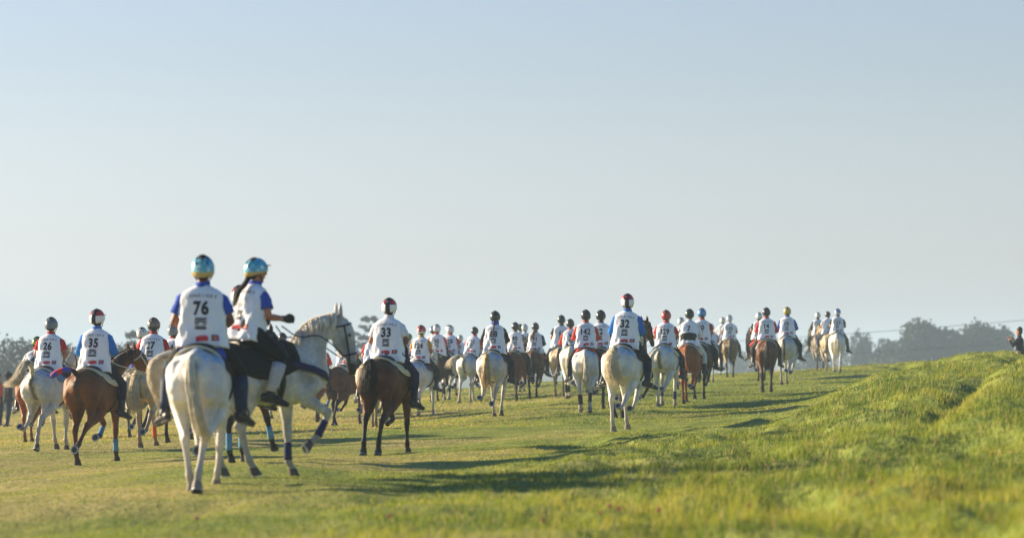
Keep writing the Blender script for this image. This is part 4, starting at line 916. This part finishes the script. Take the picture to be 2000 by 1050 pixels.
# ------------------------------------------------------------------ the riders and their horses, placed one by one
HG = 'horses ridden away in the field'; RG = 'endurance riders in white number bibs'
def pair(u, d, heading, coatk, pose, hlabel, rlabel, num, H={}, R={}, J={}, seatdx=0, rdz=0, ru=None):
    ho, up, sd = horse(u, d, heading, coatk, pose, hlabel, **H)
    jk = tuple(sorted(J.items())); Jt = jrider(**J); vox = .010 if d < 36 else .013 if d < 56 else .017
    M = Matrix.Translation(ho.location) @ Matrix.Rotation(ho.rotation_euler.z, 4, 'Z') @ Matrix.Scale(H.get('sc', 1), 4)
    seat = Matrix.Translation((-.02+seatdx, 0, 1.555+up+rdz))
    W = M @ seat @ Matrix.Scale(R.get('size', 1), 4)
    kw = {k: v for k, v in R.items() if k != 'size'}
    pr = person('person', rlabel, Jt, W, jk, vox, bib=num, seed=int(u+num.__len__()*7) if num is not None else 0, group=RG, **kw)
    for k, s in (('L', 1), ('R', -1)):     # stirrup and its leather, on the saddle
        an, to = Jt['an'+k], Jt['toe'+k]; side = Vector((0, 0, 1)).cross(to); z = Vector((0, 0, 1)); S = seat.translation
        ce = an+to*.08+S; bm = bmesh.new()
        P = [ce+side*math.cos(a)*.062+z*(math.sin(a)*.075-.015) for a in [R_(q) for q in range(-35, 216, 25)]]; tube(bm, P, [.008]*len(P), 6, to); tube(bm, [P[0], P[-1]], [(.006, .03)]*2, 8, to)
        st = obj('stirrup', bm, steel if d > 45 else leather, sd)
        bm = bmesh.new(); tube(bm, [Vector((.10, s*.27, 1.36+up)), ce+z*.06], [(.004, .013)]*2, 6, Vector((1, 0, 0))); obj('stirrup_leather', bm, leather, sd)
    return ho, pr
RED, BLUE, WHITE, BLK, ORG = 'c8202a', '2a5cc4', 'e4e6ec', '16181d', 'd8401f'
# --- nearest pair
pair(395, 29.2, 0, 'white', ('stand', 'push', 'lift', 'mid'), 'white horse with blue marker on its croup, nearest and largest in the field', 'rider in bib 76 with turquoise helmet and royal blue short sleeves', '76',
     H=dict(tail='sweep', boots=None, pad='black', tack='navy', saddle='black', splay=-.08), R=dict(shirtc='2b52b8', helmet='turq', hem=True, bibhem=-.035, gaiter='26334f', skin=skind, eyes=True, size=1.04), J=dict(lean=6, hpitch=-2, arms='rein'))
pair(498, 31.4, 57, 'silver', ('under', 'reach', 'stand', 'high'), 'grey white horse seen in profile with navy bandages and arched neck', 'woman with dark ponytail on the profile horse looking right', '',
     H=dict(tail='blowleft', neck='arch', yaw=-.15, pad=('black', 1), boots=padmat('navy'), boots_on='fore', tack='navy', breast='navy'), R=dict(shirtc='2b52b8', helmet='turq', gaiter='b9babd', hairstyle='pony', hairc='2a1a15', eyes=True, size=.97), J=dict(lean=14, twist=12, hyaw=-8, arms='out', legs='long'), rdz=.07, seatdx=-.10)
# --- left group
pair(187, 43.7, 11, 'brown', ('stand', 'back', 'lift', 'mid'), 'brown horse with its tail wrapped in red and blue and a white bridle', 'rider in bib 35 with blue sleeves and a navy, red and white helmet', '35',
     H=dict(tail='braid', yaw=-.42, tack='white', pad='cream', boots=padmat('lightblue'), boots_on='fore'), R=dict(shirt='long', shirtc='2276cf', helmet='bands', pants='1b2136', skin=skind), J=dict(lean=8, hyaw=-6))
pair(97, 51, 12, 'grey', ('flip', 'push', 'mid', 'stand'), 'pale grey horse flicking its raised tail to the left', 'rider in bib 26 with silver grey helmet and red short sleeves', '26',
     H=dict(tail='flagleft', saddle='brown', pad='lightblue', boots=None), R=dict(shirtc=RED, helmet='6f7a82'), J=dict(lean=9, hyaw=4, hpitch=4))
pair(66, 62, 0, 'chestnut', ('mid', 'flip', 'stand', 'lift'), 'reddish horse mostly hidden behind the grey horse of rider 26', 'rider in bib 41 with a yellow and green helmet', '41',
     H=dict(tail='thin'), R=dict(shirtc=WHITE, shirt='short', helmet='yelgreen'), J=dict(lean=12, roll=5, twist=-6), rdz=-.06)
pair(297, 52, 10, 'cream', ('under', 'lift', 'mid', 'fold'), 'cream coloured horse with a loose pale tail, left of rider 76', 'rider in bib 27 with a grey and orange helmet and red collar', '27',
     H=dict(tail='full', pad='white', boots=padmat('orange'), boots_on='fore'), R=dict(shirt='short', shirtc=RED, helmet='greyorange', pants='3450a0'), J=dict(lean=12))
pair(275, 60, 6, 'dapple', ('stand', 'back', 'mid', 'lift'), 'dappled grey horse half hidden behind the cream horse of rider 27', 'rider in pinkish white long sleeves and blue trousers behind bib 27', None,
     H=dict(tail='thin'), R=dict(shirt='long', shirtc='dcc4c8', helmet='dddddd', pants='4a60b8'), J=dict(lean=14), rdz=-.04)
pair(336, 54, 16, 'darkbay', ('back', 'stand', 'fold', 'mid'), 'dark horse hidden between rider 27 and the nearest white horse', 'crouching rider in red sleeves just left of rider 76', '24',
     H=dict(tail='thin'), R=dict(shirtc=RED, helmet='8a9094'), J=dict(lean=26, roll=-8), rdz=-.08)
pair(459, 38, 20, 'darkbay', ('flip', 'mid', 'stand', 'under'), 'dark bay horse with blue and white leg boots, behind the profile horse', 'rider with navy, red and white helmet hidden behind the woman', '75',
     H=dict(tail='thin', boots=padmat('lightblue')), R=dict(shirtc=WHITE, helmet='bands', pants='a79f8c'), J=dict(lean=16))
pair(549, 79, 14, 'grey', ('stand', 'flip', 'mid', 'fold'), 'grey horse hidden behind the saddle of the profile horse', 'far rider with black helmet showing above the profile horse', '5',
     H=dict(tail='thin'), R=dict(helmet='1a1c20', shirtc=BLK), J=dict(lean=14))
# --- between the profile horse and rider 33
pair(620, 76, 10, 'brown', ('flip', 'stand', 'mid', 'lift'), 'brown horse showing below the bridle of the profile horse', 'rider with orange red cuffs below the chin of the profile horse', '8',
     H=dict(tail='thin', boots=padmat('lightblue'), boots_on='fore'), R=dict(shirt='long', shirtc=ORG, helmet='222529'), J=dict(lean=24, roll=4), rdz=-.12)
pair(676, 71, 24, 'bay', ('mid', 'push', 'back', 'stand'), 'bay horse with bushy black tail left of rider 33', 'rider in bib 3 with light blue helmet', '3',
     H=dict(tail='swingright', pad='cream', yaw=.9), R=dict(shirt='short', shirtc=WHITE, helmet='lightblue', pants='1b2136'), J=dict(lean=12, roll=2))
pair(731, 62, 8, 'cream', ('flip', 'mid', 'stand', 'back'), 'pale cream horse kicking up a hind hoof behind rider 33', 'rider with a red and white sleeve hidden behind rider 33', '',
     H=dict(tail='full'), R=dict(shirtc=RED, helmet='dddddd'), J=dict(lean=20), rdz=-.12)
pair(758, 43, 14, 'bay', ('push', 'push', 'fold', 'mid'), 'glossy bay horse with bushy raised black tail under rider 33', 'rider in bib 33 with white short sleeves and navy, red and white helmet', '33',
     H=dict(tail='bush', pad='cream', yaw=.4), R=dict(shirtc='e6e8f2', helmet='bands', pants='1c2546', skin=skind), J=dict(lean=7, hyaw=5))
# --- centre group
CG = [
 (800, 104, 6, 'chestnut', 'full', ('stand', 'back', 'mid', 'fold'), '71', 'yelgreen', WHITE, 'short', 'small rider with yellow green helmet left of rider 124', 'reddish horse hidden behind the grey horse of rider 124', 'black', 12, 0),
 (822, 74, 18, 'white', 'hang', ('stand', 'lift', 'push', 'mid'), '124', 'redwhite', 'd9a03a', 'short', 'rider in bib 124 with red and white helmet and bare forearms', 'small light grey horse with blue pad under rider 124', 'navy', 6, 0),
 (843, 92, 12, 'bay', 'hang', ('flip', 'stand', 'mid', 'back'), '62', 'multi', WHITE, 'short', 'rider in bib 62 with mottled blue helmet', 'bay horse tucked between riders 124 and 128', 'black', 12, 0),
 (855, 88, 12, 'darkbay', 'hang', ('mid', 'back', 'stand', 'fold'), '30', 'dfe0e2', RED, 'short', 'rider in bib 30 with plain white helmet and red collar', 'dark horse hidden behind riders 62 and 128', 'black', 10, 0),
 (877, 97, 10, 'chestnut', 'hang', ('stand', 'flip', 'back', 'mid'), '11', 'whiteblue', WHITE, 'short', 'taller rider with white and black helmet directly behind rider 128', 'chestnut horse legs showing right of the horse of rider 128', 'black', 8, .05),
 (898, 112, 8, 'bay', 'hang', ('mid', 'stand', 'back', 'fold'), '40', 'cfd2d6', RED, 'short', 'faint small rider between riders 128 and 21', 'faint bay horse between riders 128 and 21', 'black', 16, -.1),
 (1015, 106, 8, 'chestnut', 'hang', ('mid', 'stand', 'back', 'fold'), '17', 'yelgreen', WHITE, 'short', 'far rider with olive green helmet just right of rider 90', 'far reddish horse hidden behind the horse of rider 90', 'black', 10, 0),
 (1025, 98, 8, 'grey', 'hang', ('stand', 'back', 'mid', 'lift'), '64', 'e2e3e5', WHITE, 'short', 'far rider with white helmet between riders 90 and 91', 'grey horse hidden between riders 90 and 91', 'black', 12, 0),
 (879, 90, 8, 'white', 'thin', ('mid', 'push', 'stand', 'back'), '128', 'e6e6e6', RED, 'short', 'rider in bib 128 with white helmet and red sleeve', 'white horse with thin dark braided tail under rider 128', 'black', 16, -.05),
 (921, 87, 16, 'white', 'flyleft', ('push', 'stand', 'mid', 'fold'), '21', '20231f', RED, 'short', 'rider in bib 21 with black helmet and red sleeves', 'white horse swishing its pale tail to the left under rider 21', 'black', 18, 0),
 (1008, 84, 12, 'bay', 'hang', ('back', 'stand', 'mid', 'flip'), '90', '23272c', '6a6a62', 'short', 'rider in bib 90 with dark grey helmet', 'brown bay horse under rider 90', 'black', 10, 0),
 (1094, 84, 4, 'cream', 'thin', ('stand', 'mid', 'back', 'lift'), '61', '24282b', BLK, 'short', 'rider in bib 61 with dark helmet and one black sleeve', 'buff coloured horse with dark tack under rider 61', 'black', 8, 0),
 (1117, 80, 6, 'whiteplain', 'hang', ('mid', 'flip', 'stand', 'back'), '9', '2a2d2a', ORG, 'long', 'crouched rider in orange red shirt left of rider 142', 'pale grey horse left of the white horse of rider 142', 'black', 20, -.12),
 (1174, 68, 12, 'darkbay', 'hang', ('flip', 'mid', 'back', 'stand'), '12', '17181a', '3a3d44', 'long', 'rider in blue trousers with black helmet between riders 142 and 32', 'black brown horse right of the white horse of rider 142', 'navy', 14, -.02),
 (1224, 59, 26, 'bay', 'hang', ('mid', 'stand', 'back', 'lift'), '18', '2a2c30', 'e8c9cc', 'long', 'rider in pinkish sleeve hidden behind rider 32', 'bay horse whose raised head shows right of rider 32', 'black', 16, -.1),
 (1328, 90, 8, 'bay', 'hang', ('stand', 'back', 'mid', 'fold'), '54', 'dde0e0', BLK, 'long', 'far rider whose white helmet and black sleeve peek out right of bib 129', 'bay horse hidden behind the riders 129 and 7', 'black', 10, 0),
 (1388, 102, 10, 'grey', 'hang', ('back', 'mid', 'stand', 'fold'), '3', 'cfd2d6', 'd8a0a8', 'short', 'small far rider low behind the right arm of rider 20', 'grey horse leg showing right of the horse of rider 20', 'black', 20, -.25),
 (1412, 116, 4, 'whiteplain', 'hang', ('stand', 'flip', 'mid', 'back'), '', 'e4e4e4', 'e0e2e6', 'short', 'rider with white helmet and jeans left behind rider 143', 'white horse leg showing left of the dun horse of rider 143', 'black', 10, 0),
  (1482, 97, -6, 'darkbay', 'hang', ('stand', 'mid', 'back', 'fold'), '', 'e0e2e2', BLK, 'short', 'rider with white helmet half hidden left behind rider 14', 'dark horse hidden behind the bay horse of rider 14', 'red', 10, 0),
 (1616, 112, -6, 'cream', 'full', ('mid', 'stand', 'back', 'lift'), '', '2b2a28', WHITE, 'short', 'rider with black helmet just left of rider 153', 'cream horse tucked left of the white horse of rider 153', 'black', 10, 0),
]
for (u, d, hd_, ck, tl, ps, num, hel, sc_, sl, rl, hl, pad, lean, dz) in CG:
    pn_ = {'12': '2f3fa0', '': '3c4e6e'}.get(num, BLK) if u != 1482 else BLK
    pair(u, d, hd_, ck, ps, hl, rl, num, H=dict(tail=tl, pad=pad, neck='high' if u == 1224 else 'normal', yaw=0 if u == 1224 else .12, boots=padmat('black') if u in (1117, 1174, 879) else None, boots_on='all', tailcol=('3a322a', '241e19') if u in (879, 1094) else None),
         R=dict(shirt=sl, shirtc=sc_, helmet=hel, pants=pn_, word=d < 80, size=.95+.012*(u % 8)), J=dict(lean=lean, roll={921: 5, 1117: -6, 879: -3}.get(u, (u*7) % 9-4), twist=(u*5) % 13-6, legs=('long', 'back', 'long', 'bent')[u % 4]), rdz=dz)
pair(966, 64, 11, 'grey', ('flip', 'lift', 'stand', 'push'), 'grey horse with long blond tail under rider 88', 'rider in bib 88 with black helmet, blue scarf and braid', '88',
     H=dict(tail='full', tailcol=('dcbc88', 'b0905f')), R=dict(shirt='long', shirtc=BLK, helmet='25282c', pants='2a1c24', scarf='4a58b8', hairstyle='braid', hairc='1c1a24', gaiter='2a1c24'), J=dict(lean=8, legs='back'))
pair(1045, 88, 8, 'bay', ('mid', 'stand', 'flip', 'back'), 'slim bay horse with dark tail and orange cloth on its croup under rider 91', 'woman in bib 91 with loose auburn hair and black sleeves', '91',
     H=dict(tail='hang', pad='orange'), R=dict(shirt='long', shirtc='2a2d33', helmet='2a2d2e', hairstyle='loose', hairc='8a4a2a', size=1.0), J=dict(lean=10), rdz=-.04)
pair(1144, 64.6, 3, 'white', ('stand', 'push', 'mid', 'flip'), 'white horse with red saddle pad and black leg boots under rider 142', 'rider in bib 142 with black helmet, red sleeves and red shirt tail', '142',
     H=dict(tail='hang', pad='red', boots=padmat('black'), sc=.98), R=dict(shirt='long', shirtc=ORG, helmet='25292a', hem=True, bibhem=-.035), J=dict(lean=12))
pair(1222, 49.6, 15, 'white', ('stand', 'flip', 'mid', 'back'), 'white horse with wispy blond tail standing out in front under rider 32', 'rider in bib 32 with bright blue sleeves and navy, red and white helmet', '32',
     H=dict(tail='arch', pad='black', tailcol=('f0e4c8', 'd0bc98')), R=dict(shirt='long', shirtc='2474cc', helmet='bands', pants='161d38', skin=skind), J=dict(lean=7, legs='back', hyaw=8, roll=2))
pair(1300, 68, 14, 'white', ('mid', 'flip', 'push', 'stand'), 'white horse with pale pad and tail to the left under rider 129', 'rider in bib 129 with bright red helmet and red shirt', '129',
     H=dict(tail='sideleft', pad='cream', boots=padmat('navy'), boots_on='fore'), R=dict(shirtc='d02a24', helmet='c63a30', hem=True, bibhem=-.035, pants='1a1b1f'), J=dict(lean=9), rdz=-.07)
pair(1370, 75, 12, 'darkbay', ('stand', 'mid', 'flip', 'back'), 'dark brown horse right of the chestnut under rider 20', 'rider in bib 20 with light blue helmet and red sleeve', '20',
     H=dict(tail='hang', pad='navy'), R=dict(shirtc='b8242e', helmet='lightblue'), J=dict(lean=10, legs='back'), rdz=.02)
pair(1346, 71.5, 9, 'chestnut', ('mid', 'flip', 'stand', 'back'), 'chestnut horse with windblown reddish tail under rider 7', 'rider in bib 7 in white long sleeves with a black waist pack', '7',
     H=dict(tail='swingright', pad='white', saddle='brown'), R=dict(shirt='long', shirtc='e6e6e8', helmet='1f2a26', pants='d4d4d2', pack='1c1d20', skin=skind, word=False), J=dict(lean=14))
pair(1425, 108, 3, 'dun', ('stand', 'mid', 'back', 'push'), 'dun horse with dark tail under rider 143', 'rider in bib 143 with white and blue helmet', '143',
     H=dict(tail='hang'), R=dict(shirtc=WHITE, helmet='whiteblue', pants='2a2c30'), J=dict(lean=10, legs='back'))
pair(1497, 80, 4, 'bay', ('mid', 'under', 'stand', 'push'), 'bay horse with full black tail and white pad under rider 14', 'rider in bib 14 with plain black helmet and red long sleeves', '14',
     H=dict(tail='hang', pad='white'), R=dict(shirt='long', shirtc='cc2430', helmet='1c1f1e', hem=True, bibhem=-.035, pants='15161a'), J=dict(lean=8))
pair(1538, 87, 14, 'grey', ('stand', 'flip', 'mid', 'back'), 'dappled white horse with dark streaked tail under rider 10', 'rider in bib 10 with yellow helmet and blue sleeves', '10',
     H=dict(tail='thin', tailcol=('5a5148', '3a342e')), R=dict(shirt='long', shirtc='2a4cb0', helmet='yellow'), J=dict(lean=11, legs='back', roll=-2))
pair(1598, 118, -4, 'dapple', ('mid', 'stand', 'back', 'lift'), 'greyish buff horse farthest left of the last group under rider 59', 'rider in bib 59 with white helmet and dark brown sleeves', '59',
     H=dict(tail='full'), R=dict(shirt='long', shirtc='33261f', helmet='e2e3e5'), J=dict(lean=9))
pair(1635, 105, 8, 'whiteplain', ('stand', 'push', 'mid', 'back'), 'white horse nearest the right end of the group under rider 153', 'rider in bib 153 with blue and white helmet, rightmost of all riders', '153',
     H=dict(tail='full', pad='brown'), R=dict(shirt='short', shirtc='2e3036', helmet='bluewhite', pants='6f6a58'), J=dict(lean=11, legs='back', roll=2))
# --- people on foot
def stand(u, d, heading, label, jk, rise=.86, **kw):
    x = px2x(u, d); J = jstand(jk); M = Matrix.Translation((x, d, gz(x, d)+rise)) @ Matrix.Rotation(R_(90-heading), 4, 'Z')
    return person('person', label, J, M, ('stand', jk), .014, gloves=False, eyes=True, **kw)
stand(16, 91, 60, 'man on foot in black jacket and cap watching at the left edge', 'down', shirt='long', shirtc='1a1d20', jacket=True, pants='2f3a4c', cap='15171a', hairc='2a2018')
stand(1992, 95, -60, 'man on foot in dark jacket and khaki trousers raising a camera at the right edge', 'up', rise=1.0, shirt='long', shirtc='23262b', jacket=True, pants='b39a7c', hairstyle='bare', hairc='1c1614')
stand(-3, 93, 20, 'person with an orange sleeve cut off by the left edge', 'down', shirt='long', shirtc='d8401f', jacket=True, pants='20242c', hairstyle='bare', hairc='2a2018')
for u, d, lab in ((66, 80, 'orange course marker flag on a stake under the horse of rider 26'), (613, 92, 'orange and white course marker flag below the neck of the profile horse')):
    x = px2x(u, d); e = bpy.data.objects.new('marker_flag', None); link(e); e.location = (x, d, gz(x, d)); tag(e, lab, 'flag', 'course marker flags')
    bm = bmesh.new(); tube(bm, [(0, 0, -.05), (0, 0, .4), (.01, 0, .85)], [.012, .012, .011], 8); obj('stake', bm, mat('stake', 'd9d4c8', .7), e)
    for nm, z0_, z1_, m_ in (('flag_cloth', .45, .66, mat('flag_orange', 'f0501e', .7, 'e04418', 10, .5)), ('flag_cloth', .66, .86, mat('flag_white', 'eeeeee', .7))):
        bm = bmesh.new(); G = [[Vector((.012+.045*i, .02*math.sin(i*1.3), lerp(z0_, z1_, j/3)-.006*i)) for j in range(4)] for i in range(8)]
        A = [[bm.verts.new(p+Vector((0, -.002, 0))) for p in r] for r in G]; B = [[bm.verts.new(p+Vector((0, .002, 0))) for p in r] for r in G]
        for q, rv in ((A, 0), (B, 1)):
            for a, b_ in zip(q, q[1:]):
                for j in range(3): f = (a[j], a[j+1], b_[j+1], b_[j]); bm.faces.new(tuple(reversed(f)) if rv else f)
        obj(nm, bm, m_, e)
# ------------------------------------------------------------------ haze
bm = bmesh.new(); bmesh.ops.create_cube(bm, size=1)
hz = bpy.data.materials.new('haze_air'); hz.use_nodes = True; n = hz.node_tree.nodes; n.remove(n['Principled BSDF'])
pv = n.new('ShaderNodeVolumePrincipled'); pv.inputs['Color'].default_value = (.66, .84, 1, 1); pv.inputs['Density'].default_value = .0008; pv.inputs['Anisotropy'].default_value = .0
hz.node_tree.links.new(pv.outputs[0], n['Material Output'].inputs['Volume'])
h = obj('haze', bm, hz, smooth=False); h.scale = (1400, 8200, 30); h.location = (0, 0, 0); h.location.z = 15-10.5
h.scale = (8200, 8200, 27); h.location.z = 27/2-9.8; tag(h, kind='stuff')
